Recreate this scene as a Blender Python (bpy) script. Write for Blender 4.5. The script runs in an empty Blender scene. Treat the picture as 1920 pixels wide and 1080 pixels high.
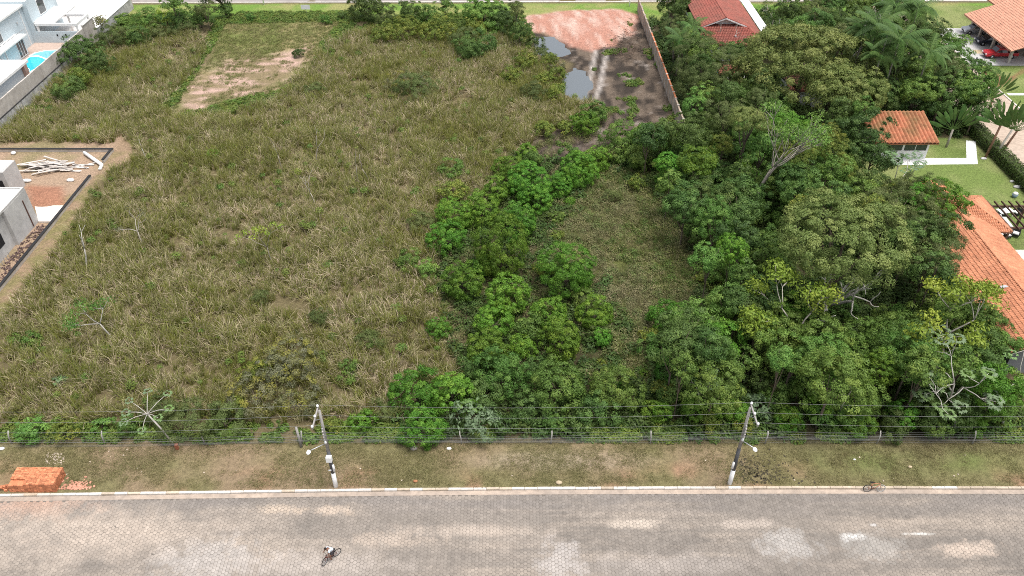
import bpy, bmesh, math
import numpy as np
from mathutils import Vector, Matrix
R_ = math.radians
# ------------------------------------------------------------------ camera, sky, sun, exposure
CAM_H, PITCH, FPX = 51.0, R_(38.5), 1485.0
scene = bpy.context.scene
cam_d = bpy.data.cameras.new("camera"); cam = bpy.data.objects.new("camera", cam_d)
scene.collection.objects.link(cam); scene.camera = cam
cam.location = (0, 0, CAM_H); cam.rotation_euler = (math.pi/2 - PITCH, 0, 0)
cam_d.sensor_width = 36; cam_d.lens = FPX/1920*36; cam_d.clip_start = 0.5; cam_d.clip_end = 6000
SUN_EL, SUN_AZ = R_(76), R_(115)          # azimuth from +Y towards +X: sun stands high behind the camera, to the right
world = bpy.data.worlds.new("World"); scene.world = world; world.use_nodes = True
wn = world.node_tree.nodes; wl = world.node_tree.links; wn.clear()
sky = wn.new("ShaderNodeTexSky"); sky.sky_type = 'NISHITA'; sky.sun_disc = False
sky.sun_elevation = SUN_EL; sky.sun_rotation = SUN_AZ; sky.air_density = 1.0; sky.dust_density = 4.0; sky.ozone_density = 1.0
hs = wn.new("ShaderNodeHueSaturation"); hs.inputs['Saturation'].default_value = 0.35
bg = wn.new("ShaderNodeBackground"); bg.inputs['Strength'].default_value = 0.10
wo = wn.new("ShaderNodeOutputWorld")
wl.new(sky.outputs[0], hs.inputs['Color']); wl.new(hs.outputs[0], bg.inputs[0]); wl.new(bg.outputs[0], wo.inputs[0])
sun_d = bpy.data.lights.new("sun", 'SUN'); sun_d.energy = 1.5; sun_d.angle = R_(30); sun_d.color = (1.0, 0.96, 0.90)
sun = bpy.data.objects.new("sun", sun_d); scene.collection.objects.link(sun)
sd = Vector((math.sin(SUN_AZ)*math.cos(SUN_EL), math.cos(SUN_AZ)*math.cos(SUN_EL), math.sin(SUN_EL)))
sun.rotation_euler = sd.to_track_quat('Z', 'Y').to_euler()
vs = scene.view_settings; vs.view_transform = 'Standard'; vs.look = 'None'; vs.gamma = 1.0; vs.exposure = 1.15
vs.use_curve_mapping = False
scene.cycles.max_bounces = 5; scene.cycles.diffuse_bounces = 2; scene.cycles.transparent_max_bounces = 4
scene.cycles.transmission_bounces = 3
scene.cycles.filter_width = 1.0; scene.cycles.use_denoising = False; scene.cycles.sample_clamp_indirect = 3.0

# ------------------------------------------------------------------ helpers
COL = scene.collection
rng = np.random.default_rng(7)
SP, CP = math.sin(PITCH), math.cos(PITCH)
def G(px, py, z=0.0):
    u = (px-960)/FPX; v = (540-py)/FPX
    dy = CP+v*SP; dz = -SP+v*CP
    t = (z-CAM_H)/dz
    return Vector((u*t, dy*t, z))
def proj(p):
    x, y, z = p[0], p[1], p[2]-CAM_H
    d = y*CP - z*SP; v = (y*SP + z*CP)/d
    return 960+FPX*x/d, 540-FPX*v, FPX/d
def GP(pts, z=0.0):
    return np.array([G(a, b, z)[:2] for a, b in pts])

_lat = np.random.default_rng(3).random((8, 256, 256))
def vnoise(x, y, scale, k=0):
    x = np.asarray(x)/scale + 1000.3*(k+1); y = np.asarray(y)/scale + 517.7*(k+1)
    xi = np.floor(x).astype(int); yi = np.floor(y).astype(int); fx = x-xi; fy = y-yi
    fx = fx*fx*(3-2*fx); fy = fy*fy*(3-2*fy); L = _lat[k % 8]
    a = L[xi % 256, yi % 256]; b = L[(xi+1) % 256, yi % 256]; c = L[xi % 256, (yi+1) % 256]; d = L[(xi+1) % 256, (yi+1) % 256]
    return (a*(1-fx)+b*fx)*(1-fy) + (c*(1-fx)+d*fx)*fy
def fbm(x, y, scale, k=0):
    return (vnoise(x, y, scale, k)*.5 + vnoise(x, y, scale*.47, k+1)*.3 + vnoise(x, y, scale*.21, k+2)*.2)
def sdist(x, y, poly):
    """signed distance, positive inside"""
    x = np.asarray(x, float); y = np.asarray(y, float)
    n = len(poly); d = np.full(x.shape, 1e9); ins = np.zeros(x.shape, bool)
    for i in range(n):
        ax, ay = poly[i]; bx, by = poly[(i+1) % n]
        ex, ey = bx-ax, by-ay; L = ex*ex+ey*ey+1e-9
        t = np.clip(((x-ax)*ex+(y-ay)*ey)/L, 0, 1)
        d = np.minimum(d, np.hypot(x-ax-t*ex, y-ay-t*ey))
        c = ((ay > y) != (by > y)) & (x < ex*(y-ay)/(ey if abs(ey) > 1e-9 else 1e-9)+ax)
        ins ^= c
    return np.where(ins, d, -d)
def smask(x, y, poly, w=0.6, jit=1.5, jscale=4.0, k=0):
    s = sdist(x, y, poly) + (fbm(x, y, jscale, k)-.5)*2*jit
    t = np.clip((s+w)/(2*w), 0, 1)
    return t*t*(3-2*t)

def tag(o, label=None, cat=None, group=None, kind=None):
    if label: o['label'] = label
    if cat: o['category'] = cat
    if group: o['group'] = group
    if kind: o['kind'] = kind
    return o
def empty(name, loc=(0, 0, 0), rz=0.0, label=None, cat=None, group=None):
    o = bpy.data.objects.new(name, None); COL.objects.link(o)
    o.location = loc; o.rotation_euler = (0, 0, rz); o.empty_display_size = .2
    return tag(o, label, cat, group)
def link(name, me, parent=None, mat=None):
    o = bpy.data.objects.new(name, me); COL.objects.link(o)
    if mat is not None and not me.materials: me.materials.append(mat)
    if parent is not None: o.parent = parent
    return o
def np_mesh(name, V, F, face_attr=None, smooth=False):
    """V (n,3), F (m,k) same-size faces"""
    me = bpy.data.meshes.new(name); V = np.asarray(V, np.float32); F = np.asarray(F, np.int32)
    m, k = F.shape
    me.vertices.add(len(V)); me.vertices.foreach_set('co', V.ravel())
    me.loops.add(m*k); me.loops.foreach_set('vertex_index', F.ravel())
    me.polygons.add(m); me.polygons.foreach_set('loop_start', np.arange(m, dtype=np.int32)*k)
    me.polygons.foreach_set('loop_total', np.full(m, k, np.int32))
    if smooth: me.polygons.foreach_set('use_smooth', np.ones(m, bool))
    if face_attr:
        for nm, arr in face_attr.items():
            a = me.attributes.new(nm, 'FLOAT', 'FACE'); a.data.foreach_set('value', np.asarray(arr, np.float32))
    me.update(calc_edges=True); me.validate()
    return me

class MB:
    def __init__(s): s.v = []; s.f = []; s.sm = []
    def add(s, vs, fs, smooth=False):
        b = len(s.v); s.v += [tuple(p) for p in vs]
        for f in fs: s.f.append(tuple(b+i for i in f)); s.sm.append(smooth)
        return s
    def box(s, x0, x1, y0, y1, z0, z1, M=None):
        vs = [Vector(p) for p in ((x0,y0,z0),(x1,y0,z0),(x1,y1,z0),(x0,y1,z0),(x0,y0,z1),(x1,y0,z1),(x1,y1,z1),(x0,y1,z1))]
        if M is not None: vs = [M @ p for p in vs]
        return s.add(vs, [(0,3,2,1),(4,5,6,7),(0,1,5,4),(1,2,6,5),(2,3,7,6),(3,0,4,7)])
    def cbox(s, c, sx, sy, sz, rz=0, rx=0, ry=0):
        M = Matrix.Translation(c) @ Matrix.Rotation(rz, 4, 'Z') @ Matrix.Rotation(rx, 4, 'X') @ Matrix.Rotation(ry, 4, 'Y')
        return s.box(-sx/2, sx/2, -sy/2, sy/2, -sz/2, sz/2, M)
    def bevbox(s, x0, x1, y0, y1, z0, z1, b=.02):
        # box whose top edges are chamfered
        vs = [(x0,y0,z0),(x1,y0,z0),(x1,y1,z0),(x0,y1,z0),(x0,y0,z1-b),(x1,y0,z1-b),(x1,y1,z1-b),(x0,y1,z1-b),
              (x0+b,y0+b,z1),(x1-b,y0+b,z1),(x1-b,y1-b,z1),(x0+b,y1-b,z1)]
        return s.add(vs, [(0,3,2,1),(0,1,5,4),(1,2,6,5),(2,3,7,6),(3,0,4,7),(4,5,9,8),(5,6,10,9),(6,7,11,10),(7,4,8,11),(8,9,10,11)])
    def tube(s, pts, rad, n=6, cap=True, closed=False):
        pts = [Vector(p) for p in pts]; m = len(pts)
        rad = rad if hasattr(rad, '__len__') else [rad]*m
        vs = []; up = None
        for i in range(m):
            a = pts[(i-1) % m] if (closed or i > 0) else pts[i]; b = pts[(i+1) % m] if (closed or i < m-1) else pts[i]
            t = (b-a).normalized()
            if up is None or abs(up.dot(t)) > .95: up = Vector((0,0,1)) if abs(t.z) < .9 else Vector((1,0,0))
            sx = t.cross(up).normalized(); up = sx.cross(t).normalized()
            for k in range(n):
                an = 2*math.pi*k/n; vs.append(pts[i]+(sx*math.cos(an)+up*math.sin(an))*rad[i])
        fs = []
        for i in range(m if closed else m-1):
            j = (i+1) % m
            for k in range(n):
                l = (k+1) % n; fs.append((i*n+k, i*n+l, j*n+l, j*n+k))
        if cap and not closed: fs += [tuple(range(n-1,-1,-1)), tuple((m-1)*n+k for k in range(n))]
        return s.add(vs, fs, True)
    def prism(s, poly, z0, z1):
        n = len(poly)
        vs = [(p[0],p[1],z0) for p in poly]+[(p[0],p[1],z1) for p in poly]
        a = sum(poly[i][0]*poly[(i+1)%n][1]-poly[(i+1)%n][0]*poly[i][1] for i in range(n))
        up = list(range(n)) if a > 0 else list(range(n-1,-1,-1))
        fs = [tuple(n+i for i in up), tuple(reversed(up))]
        for i in range(n):
            j = (i+1) % n; fs.append((i,j,n+j,n+i) if a > 0 else (j,i,n+i,n+j))
        return s.add(vs, fs)
    def slab(s, pts, th):
        """coplanar 3D polygon given a thickness downwards"""
        n = len(pts); vs = [tuple(p) for p in pts]+[(p[0],p[1],p[2]-th) for p in pts]
        fs = [tuple(range(n)), tuple(range(2*n-1,n-1,-1))]
        for i in range(n): fs.append((i, n+i, n+(i+1)%n, (i+1)%n))
        return s.add(vs, fs)
    def ell(s, c, rx, ry, rz, nu=10, nv=6):
        vs = [(c[0],c[1],c[2]+rz)]
        for j in range(1, nv):
            th = math.pi*j/nv
            for i in range(nu):
                ph = 2*math.pi*i/nu; vs.append((c[0]+rx*math.sin(th)*math.cos(ph), c[1]+ry*math.sin(th)*math.sin(ph), c[2]+rz*math.cos(th)))
        vs.append((c[0],c[1],c[2]-rz)); fs = []
        for i in range(nu): fs.append((0,1+i,1+(i+1)%nu))
        for j in range(nv-2):
            for i in range(nu):
                a = 1+j*nu+i; b = 1+j*nu+(i+1)%nu; fs.append((a,a+nu,b+nu,b))
        L = len(vs)-1; o = 1+(nv-2)*nu
        for i in range(nu): fs.append((o+i,L,o+(i+1)%nu))
        return s.add(vs, fs, True)
    def mesh(s, name):
        me = bpy.data.meshes.new(name); me.from_pydata(s.v, [], s.f)
        me.polygons.foreach_set('use_smooth', s.sm); me.update(); return me
    def build(s, name, mat, parent=None):
        return link(name, s.mesh(name), parent, mat)

# ------------------------------------------------------------------ materials
MATS = {}
def mat(name, col, rough=.8, var=.18, scale=1.5, bump=.0, var2=.15, scale2=.15, col2=None, spec=.3, metal=0, objvar=0.0):
    if name in MATS: return MATS[name]
    m = bpy.data.materials.new(name); m.use_nodes = True; N = m.node_tree.nodes; L = m.node_tree.links
    b = N['Principled BSDF']; b.inputs['Roughness'].default_value = rough; b.inputs['Specular IOR Level'].default_value = spec
    b.inputs['Metallic'].default_value = metal
    geo = N.new('ShaderNodeNewGeometry')
    n1 = N.new('ShaderNodeTexNoise'); n1.inputs['Scale'].default_value = scale; n1.inputs['Detail'].default_value = 6; n1.inputs['Roughness'].default_value = .7
    n2 = N.new('ShaderNodeTexNoise'); n2.inputs['Scale'].default_value = scale2; n2.inputs['Detail'].default_value = 4
    L.new(geo.outputs['Position'], n1.inputs['Vector']); L.new(geo.outputs['Position'], n2.inputs['Vector'])
    c2 = col2 if col2 else tuple(c*.55 for c in col)
    mx = N.new('ShaderNodeMix'); mx.data_type = 'RGBA'; mx.inputs['A'].default_value = (*col, 1); mx.inputs['B'].default_value = (*c2, 1)
    mr = N.new('ShaderNodeMapRange'); mr.inputs['From Min'].default_value = .35; mr.inputs['From Max'].default_value = .75; mr.inputs['To Max'].default_value = min(1, var2*3)
    L.new(n2.outputs['Fac'], mr.inputs['Value']); L.new(mr.outputs[0], mx.inputs['Factor'])
    hsv = N.new('ShaderNodeHueSaturation')
    m2 = N.new('ShaderNodeMapRange'); m2.inputs['From Min'].default_value = .25; m2.inputs['From Max'].default_value = .75
    m2.inputs['To Min'].default_value = 1-var*1.6; m2.inputs['To Max'].default_value = 1+var*1.2
    L.new(n1.outputs['Fac'], m2.inputs['Value'])
    val = m2.outputs[0]
    if objvar:
        oi = N.new('ShaderNodeObjectInfo'); mo = N.new('ShaderNodeMapRange'); mo.inputs['To Min'].default_value = 1-objvar; mo.inputs['To Max'].default_value = 1+objvar
        L.new(oi.outputs['Random'], mo.inputs['Value']); mu = N.new('ShaderNodeMath'); mu.operation = 'MULTIPLY'
        L.new(val, mu.inputs[0]); L.new(mo.outputs[0], mu.inputs[1]); val = mu.outputs[0]
    L.new(val, hsv.inputs['Value']); L.new(mx.outputs['Result'], hsv.inputs['Color']); L.new(hsv.outputs[0], b.inputs['Base Color'])
    if bump:
        bp = N.new('ShaderNodeBump'); bp.inputs['Strength'].default_value = bump; bp.inputs['Distance'].default_value = .05
        L.new(n1.outputs['Fac'], bp.inputs['Height']); L.new(bp.outputs[0], b.inputs['Normal'])
    MATS[name] = m; return m
def leafmat(name, c1, c2, c3=None, trans=.28, patch=0.0, patch_col=None, hue=.02, val=.22, patch_scale=.12, spec=.25):
    """c1/c2 mixed per leaf, c3 on some clumps (young leaves); varies by object"""
    if name in MATS: return MATS[name]
    m = bpy.data.materials.new(name); m.use_nodes = True; N = m.node_tree.nodes; L = m.node_tree.links
    b = N['Principled BSDF']; b.inputs['Roughness'].default_value = .55; b.inputs['Specular IOR Level'].default_value = spec
    a1 = N.new('ShaderNodeAttribute'); a1.attribute_name = 'rnd'; a2 = N.new('ShaderNodeAttribute'); a2.attribute_name = 'lobe'
    mx = N.new('ShaderNodeMix'); mx.data_type = 'RGBA'; mx.inputs['A'].default_value = (*c1,1); mx.inputs['B'].default_value = (*c2,1)
    L.new(a1.outputs['Fac'], mx.inputs['Factor']); cur = mx.outputs['Result']
    if c3:
        mr = N.new('ShaderNodeMapRange'); mr.inputs['From Min'].default_value = .55; mr.inputs['From Max'].default_value = 1
        L.new(a2.outputs['Fac'], mr.inputs['Value'])
        my = N.new('ShaderNodeMix'); my.data_type = 'RGBA'; my.inputs['B'].default_value = (*c3,1)
        L.new(cur, my.inputs['A']); L.new(mr.outputs[0], my.inputs['Factor']); cur = my.outputs['Result']
    if patch_col:
        geo = N.new('ShaderNodeNewGeometry'); nz = N.new('ShaderNodeTexNoise'); nz.inputs['Scale'].default_value = patch_scale; nz.inputs['Detail'].default_value = 5; nz.inputs['Roughness'].default_value = .65
        L.new(geo.outputs['Position'], nz.inputs['Vector'])
        mr = N.new('ShaderNodeMapRange'); mr.inputs['From Min'].default_value = .42; mr.inputs['From Max'].default_value = .62; mr.inputs['To Max'].default_value = patch
        L.new(nz.outputs['Fac'], mr.inputs['Value'])
        my = N.new('ShaderNodeMix'); my.data_type = 'RGBA'; my.inputs['B'].default_value = (*patch_col,1)
        L.new(cur, my.inputs['A']); L.new(mr.outputs[0], my.inputs['Factor']); cur = my.outputs['Result']
    oi = N.new('ShaderNodeObjectInfo'); hsv = N.new('ShaderNodeHueSaturation')
    h = N.new('ShaderNodeMapRange'); h.inputs['To Min'].default_value = .5-hue; h.inputs['To Max'].default_value = .5+hue*.7
    v = N.new('ShaderNodeMapRange'); v.inputs['To Min'].default_value = 1-val; v.inputs['To Max'].default_value = 1+val
    sh = N.new('ShaderNodeMath'); sh.operation = 'FRACT'; s7 = N.new('ShaderNodeMath'); s7.operation = 'MULTIPLY'; s7.inputs[1].default_value = 7.31
    L.new(oi.outputs['Random'], s7.inputs[0]); L.new(s7.outputs[0], sh.inputs[0])
    L.new(oi.outputs['Random'], h.inputs['Value']); L.new(sh.outputs[0], v.inputs['Value'])
    L.new(h.outputs[0], hsv.inputs['Hue']); L.new(v.outputs[0], hsv.inputs['Value']); L.new(cur, hsv.inputs['Color'])
    L.new(hsv.outputs[0], b.inputs['Base Color'])
    tr = N.new('ShaderNodeBsdfTranslucent'); L.new(hsv.outputs[0], tr.inputs['Color'])
    ms = N.new('ShaderNodeMixShader'); ms.inputs[0].default_value = trans
    L.new(b.outputs[0], ms.inputs[1]); L.new(tr.outputs[0], ms.inputs[2]); L.new(ms.outputs[0], N['Material Output'].inputs['Surface'])
    MATS[name] = m; return m
# ------------------------------------------------------------------ setting: terrain
kpx = [(0,930),(240,926.5),(480,923),(720,919.5),(960,917.3),(1200,916.2),(1440,915.6),(1680,915.5),(1920,916)]
kp = np.array([G(a, b)[:2] for a, b in kpx])
def kerbY(x): return np.interp(x, np.r_[-120, kp[:,0], 120], np.r_[kp[0,1]-.9, kp[:,1], kp[-1,1]-.1])
ROADZ = -.13; FENCE_Y = 43.35
# regions (pixel outlines of ground features, laid onto the ground)
PG = dict(
 sand=GP([(325,208),(352,168),(385,138),(420,112),(520,98),(582,88),(566,122),(536,150),(495,168),(440,182),(375,206)]),
 mown=GP([(395,110),(420,40),(450,24),(680,24),(650,50),(600,85),(575,130),(510,180),(390,215),(318,215),(300,205)]),
 red=GP([(968,32),(1060,20),(1165,17),(1200,30),(1188,62),(1150,87),(1110,97),(1065,86),(1030,66),(980,58)]),
 mud=GP([(1000,60),(1110,90),(1190,30),(1215,40),(1268,225),(1180,262),(1110,295),(1010,305),(1000,265),(1090,225),(1130,205),(1050,170),(1070,120),(1000,90)]),
 w1=GP([(998,70),(1040,68),(1062,86),(1072,98),(1054,106),(1014,101),(1000,86)]),
 w2=GP([(1064,138),(1078,126),(1100,138),(1110,160),(1096,188),(1074,186),(1050,164)]),
 site=np.array([(-110,40),(-52.4,40),(-52.4,98.5),(-110,98.5)]),
 sitewall=np.array([(-52.9,40),(-50.4,40),(-50.9,62),(-50.2,70),(-51.4,85),(-48.6,92),(-52.9,97)]),
 reed=np.array([tuple(p) for p in GP([(0,830),(0,610),(50,540),(130,440),(185,350),(232,292),(258,268),(0,268),(0,258),(40,215),(90,170),(150,110),(240,60),(330,55),(395,85),(330,195),(320,225),(400,222),(510,195),(585,130),(605,80),(700,60),(990,70),(1005,110),(1050,160),(1040,190),(1140,200),(1100,232),(1005,265),(960,300),(900,400),(830,450),(810,520),(840,600),(860,720),(760,790),(640,835)])]),
 clearing=GP([(1010,470),(1050,400),(1120,310),(1215,330),(1290,410),(1340,480),(1330,560),(1260,640),(1225,730),(1130,720),(1140,610),(1090,520),(1030,500)]),
 forest=GP([(700,830),(740,780),(880,700),(840,600),(800,470),(880,380),(960,300),(1020,280),(1130,300),(1230,245),(1268,225),(1215,40),(1290,20),(1480,20),(1800,20),(1850,150),(1860,240),(1620,300),(1700,350),(1800,520),(1900,700),(1920,840)]),
 lawn=np.array([(43,68),(62.2,60),(62.2,97),(44,97)]),
 lawn2=np.array([(73.6,86),(120,86),(120,149),(73.6,149)]),
 lawn3=np.array([(33,126),(62,126),(62,149),(33,149)]),
 verge=np.array([(-120,30),(120,30),(120,43.4),(-120,43.4)]),
 farverge=np.array([(-120,140.5),(120,142),(120,151),(-120,149.6)]))
def build_terrain():
    xs = np.arange(-116, 116.1, .55); ys = np.concatenate([np.arange(38.95, 46, .3), np.arange(46, 178, .55)])
    X, Y = np.meshgrid(xs, ys); f = np.clip((Y-38.95)/6, 0, 1); Y = Y + (kerbY(X)+.195-38.95)*(1-f)**2
    x = X.ravel(); y = Y.ravel()
    z = (fbm(x, y, 5, 2)-.5)*.16*np.clip((y-44)/3, 0.15, 1)
    n1 = fbm(x, y, 6, 0); n2 = fbm(x, y, 1.8, 3); n3 = fbm(x, y, 14, 4)
    def C(*c): return np.array(c)
    col = np.tile(C(.135,.11,.058), (len(x),1))
    def lay(m, c): 
        nonlocal col
        c = np.asarray(c); c = c if c.ndim == 2 else np.tile(c, (len(x),1)); col = col*(1-m[:,None]) + c*m[:,None]
    def mixc(a, b, t): t = np.clip(t, 0, 1)[:,None]; return np.array(a)*(1-t)+np.array(b)*t
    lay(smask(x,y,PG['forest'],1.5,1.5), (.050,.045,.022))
    lay(smask(x,y,PG['clearing'],1.5,1.5), mixc((.13,.11,.055),(.09,.10,.03),(n1-.3)*4))
    lay(smask(x,y,PG['mown'],1.0,1.2), mixc((.13,.15,.045),(.24,.20,.10),(n1*.6+n2*.5-.45)*5))
    lay(smask(x,y,PG['sand'],2.2,3.2,4,1)*.92, mixc((.21,.16,.095),(.46,.315,.268),(vnoise(x*.4,y,1.0,6)*.6+n2*.5+n1*.4-.68)*4))
    lay(smask(x,y,PG['farverge'],.5,.5), mixc((.13,.22,.04),(.24,.24,.09),(n1-.45)*4))
    lay(smask(x,y,PG['mud'],.8,1.0), mixc(mixc((.040,.032,.026),(.130,.100,.076),(vnoise(x,y*.4,.8,6)*.6+n2*.6-.5)*4),(.26,.225,.20),(n2*.8+n1*.4-.70)*5))
    mred = smask(x,y,PG['red'],.6,.8,3,2)
    lay(mred, mixc((.38,.195,.145),(.52,.375,.315),(vnoise(x+y*.22,y*.22,.75,5)*.6+n2*.4+n1*.3-.52)*2.2))
    # tyre tracks through the mud
    for x0, dx in ((1113,0),(1134,0)):
        tp = [G(x0+4,95), G(x0-2,125), G(x0-10,165), G(x0-24,200)]
        for a, b in zip(tp[:-1], tp[1:]):
            t = np.clip(((x-a.x)*(b.x-a.x)+(y-a.y)*(b.y-a.y))/((b-a).length_squared), 0, 1)
            d = np.hypot(x-a.x-t*(b.x-a.x), y-a.y-t*(b.y-a.y)); m = np.clip(1-d/.55, 0, 1); lay(m*.8, (.42,.38,.35)); z = z-.05*m
    ms = (sdist(x,y,PG['site']) > 0).astype(float)
    lay(ms, mixc((.33,.235,.165),(.23,.19,.105),(n1*.6+n2*.5-.5)*5))
    lay(smask(x,y,GP([(55,350),(118,352),(126,388),(62,392)]),.6,.6), (.31,.155,.10))
    lay(smask(x,y,PG['sitewall'],.7,.8), mixc((.27,.19,.125),(.19,.165,.075),(n2-.42)*5))
    g = mixc((.14,.19,.052),(.20,.225,.085),(n1-.4)*4)
    for k in ('lawn','lawn2'): lay((sdist(x,y,PG[k]) > 0).astype(float), g)
    lay(smask(x,y,PG['lawn3'],1,1), mixc((.10,.19,.03),(.15,.21,.05),(n1-.4)*4))
    # far end of the lawn beside the drive: reddish bare earth
    lay(smask(x,y,GP([(1830,125),(1850,128),(1885,150),(1920,128),(1920,136),(1882,160),(1868,166)]),.5,.5), (.20,.105,.06))
    verge = mixc((.235,.175,.11),(.175,.155,.076),(n1*.8+n3*.6-.60)*5)
    verge = mixc(verge, (.30,.19,.12), (fbm(x,y,3.2,5)-.60)*6*np.clip(1-(y-39)/3.4, 0, 1)+np.where((x>-33)&(x<-8)&(y<40.6), .25, 0))
    verge = mixc(verge, (.33,.27,.20), np.clip(1.2-np.hypot((x-4)/8,(y-41.6)/1.1), 0, 1)*(n2+.25))
    verge = mixc(verge, (.12,.16,.045), np.clip(1.3-np.hypot((x-33)/11,(y-41.5)/1.6), 0, 1)*(n2*1.0))
    lay(smask(x,y,PG['verge'],.35,.5), verge)
    # heights
    hm = np.clip(sdist(x,y,PG['red'])/3.5, 0, 1); hm = hm*hm*(3-2*hm)
    z = z + hm*(.75+(vnoise(x+y*.22,y*.22,.75,5)-.5)*.35)
    for k in ('w1','w2'):
        s = sdist(x,y,PG[k]) + (fbm(x,y,1.6,1)-.5)*1.6; z = z - .22*np.clip(s/.8+.5, 0, 1)
    z = z + .5*np.exp(-(((x+52.5-3.6)/1.0)**2)) * 0
    hs_ = np.exp(-(((x-G(92,372).x)/2.2)**2+((y-G(92,372).y)/2.0)**2)); z = z+.7*hs_*ms
    z = np.where(y < 44, z*.6, z)
    inyard = (x < -70.7) & (y > 88) & (y < 148.5); z = np.where(inyard, -.3, z)
    nx, ny = len(xs), len(ys)
    idx = np.arange(nx*ny).reshape(ny, nx)
    F = np.stack([idx[:-1,:-1], idx[:-1,1:], idx[1:,1:], idx[1:,:-1]], -1).reshape(-1,4)
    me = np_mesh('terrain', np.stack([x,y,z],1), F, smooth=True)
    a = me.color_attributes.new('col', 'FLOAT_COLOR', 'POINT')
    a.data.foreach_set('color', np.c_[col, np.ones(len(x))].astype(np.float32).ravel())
    m = bpy.data.materials.new('soil'); m.use_nodes = True; N = m.node_tree.nodes; L = m.node_tree.links; b = N['Principled BSDF']
    b.inputs['Roughness'].default_value = .9; b.inputs['Specular IOR Level'].default_value = .15
    at = N.new('ShaderNodeAttribute'); at.attribute_name = 'col'; geo = N.new('ShaderNodeNewGeometry')
    n1 = N.new('ShaderNodeTexNoise'); n1.inputs['Scale'].default_value = 3.0; n1.inputs['Detail'].default_value = 8; n1.inputs['Roughness'].default_value = .75
    L.new(geo.outputs['Position'], n1.inputs['Vector'])
    mr = N.new('ShaderNodeMapRange'); mr.inputs['From Min'].default_value = .3; mr.inputs['From Max'].default_value = .7; mr.inputs['To Min'].default_value = .62; mr.inputs['To Max'].default_value = 1.4
    L.new(n1.outputs['Fac'], mr.inputs['Value']); h = N.new('ShaderNodeHueSaturation'); L.new(mr.outputs[0], h.inputs['Value'])
    L.new(at.outputs['Color'], h.inputs['Color']); L.new(h.outputs[0], b.inputs['Base Color'])
    bp = N.new('ShaderNodeBump'); bp.inputs['Strength'].default_value = .8; bp.inputs['Distance'].default_value = .22
    L.new(n1.outputs['Fac'], bp.inputs['Height']); L.new(bp.outputs[0], b.inputs['Normal'])
    o = link('terrain', me, None, m); tag(o, kind='structure'); return o
build_terrain()
gnd = MB().box(-3000, 3000, -3000, 3000, -1.2, -.7).build('ground', mat('far_ground', (.10,.12,.05), .95, .3, .3)); tag(gnd, kind='structure')
# puddles
def water_mat():
    m = bpy.data.materials.new('puddle_water'); m.use_nodes = True; N = m.node_tree.nodes; b = N['Principled BSDF']
    b.inputs['Base Color'].default_value = (.105,.12,.13,1); b.inputs['Roughness'].default_value = .03; b.inputs['Specular IOR Level'].default_value = 1.0; b.inputs['IOR'].default_value = 1.6
    return m
WM = water_mat()
for k in ('w1','w2'):
    p = PG[k]; c = p.mean(0); q = c+(p-c)*1.45
    o = MB().add([(a,b_,-.10) for a, b_ in q], [tuple(range(len(q)-1,-1,-1)) if True else ()]).build('puddle', WM); tag(o, kind='structure')
    o['label'] = 'still grey puddle at the foot of the pink earth mound' if k == 'w1' else 'still grey puddle beside the tyre tracks and reeds'
    if o.data.polygons[0].normal.z < 0: o.data.flip_normals()

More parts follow.
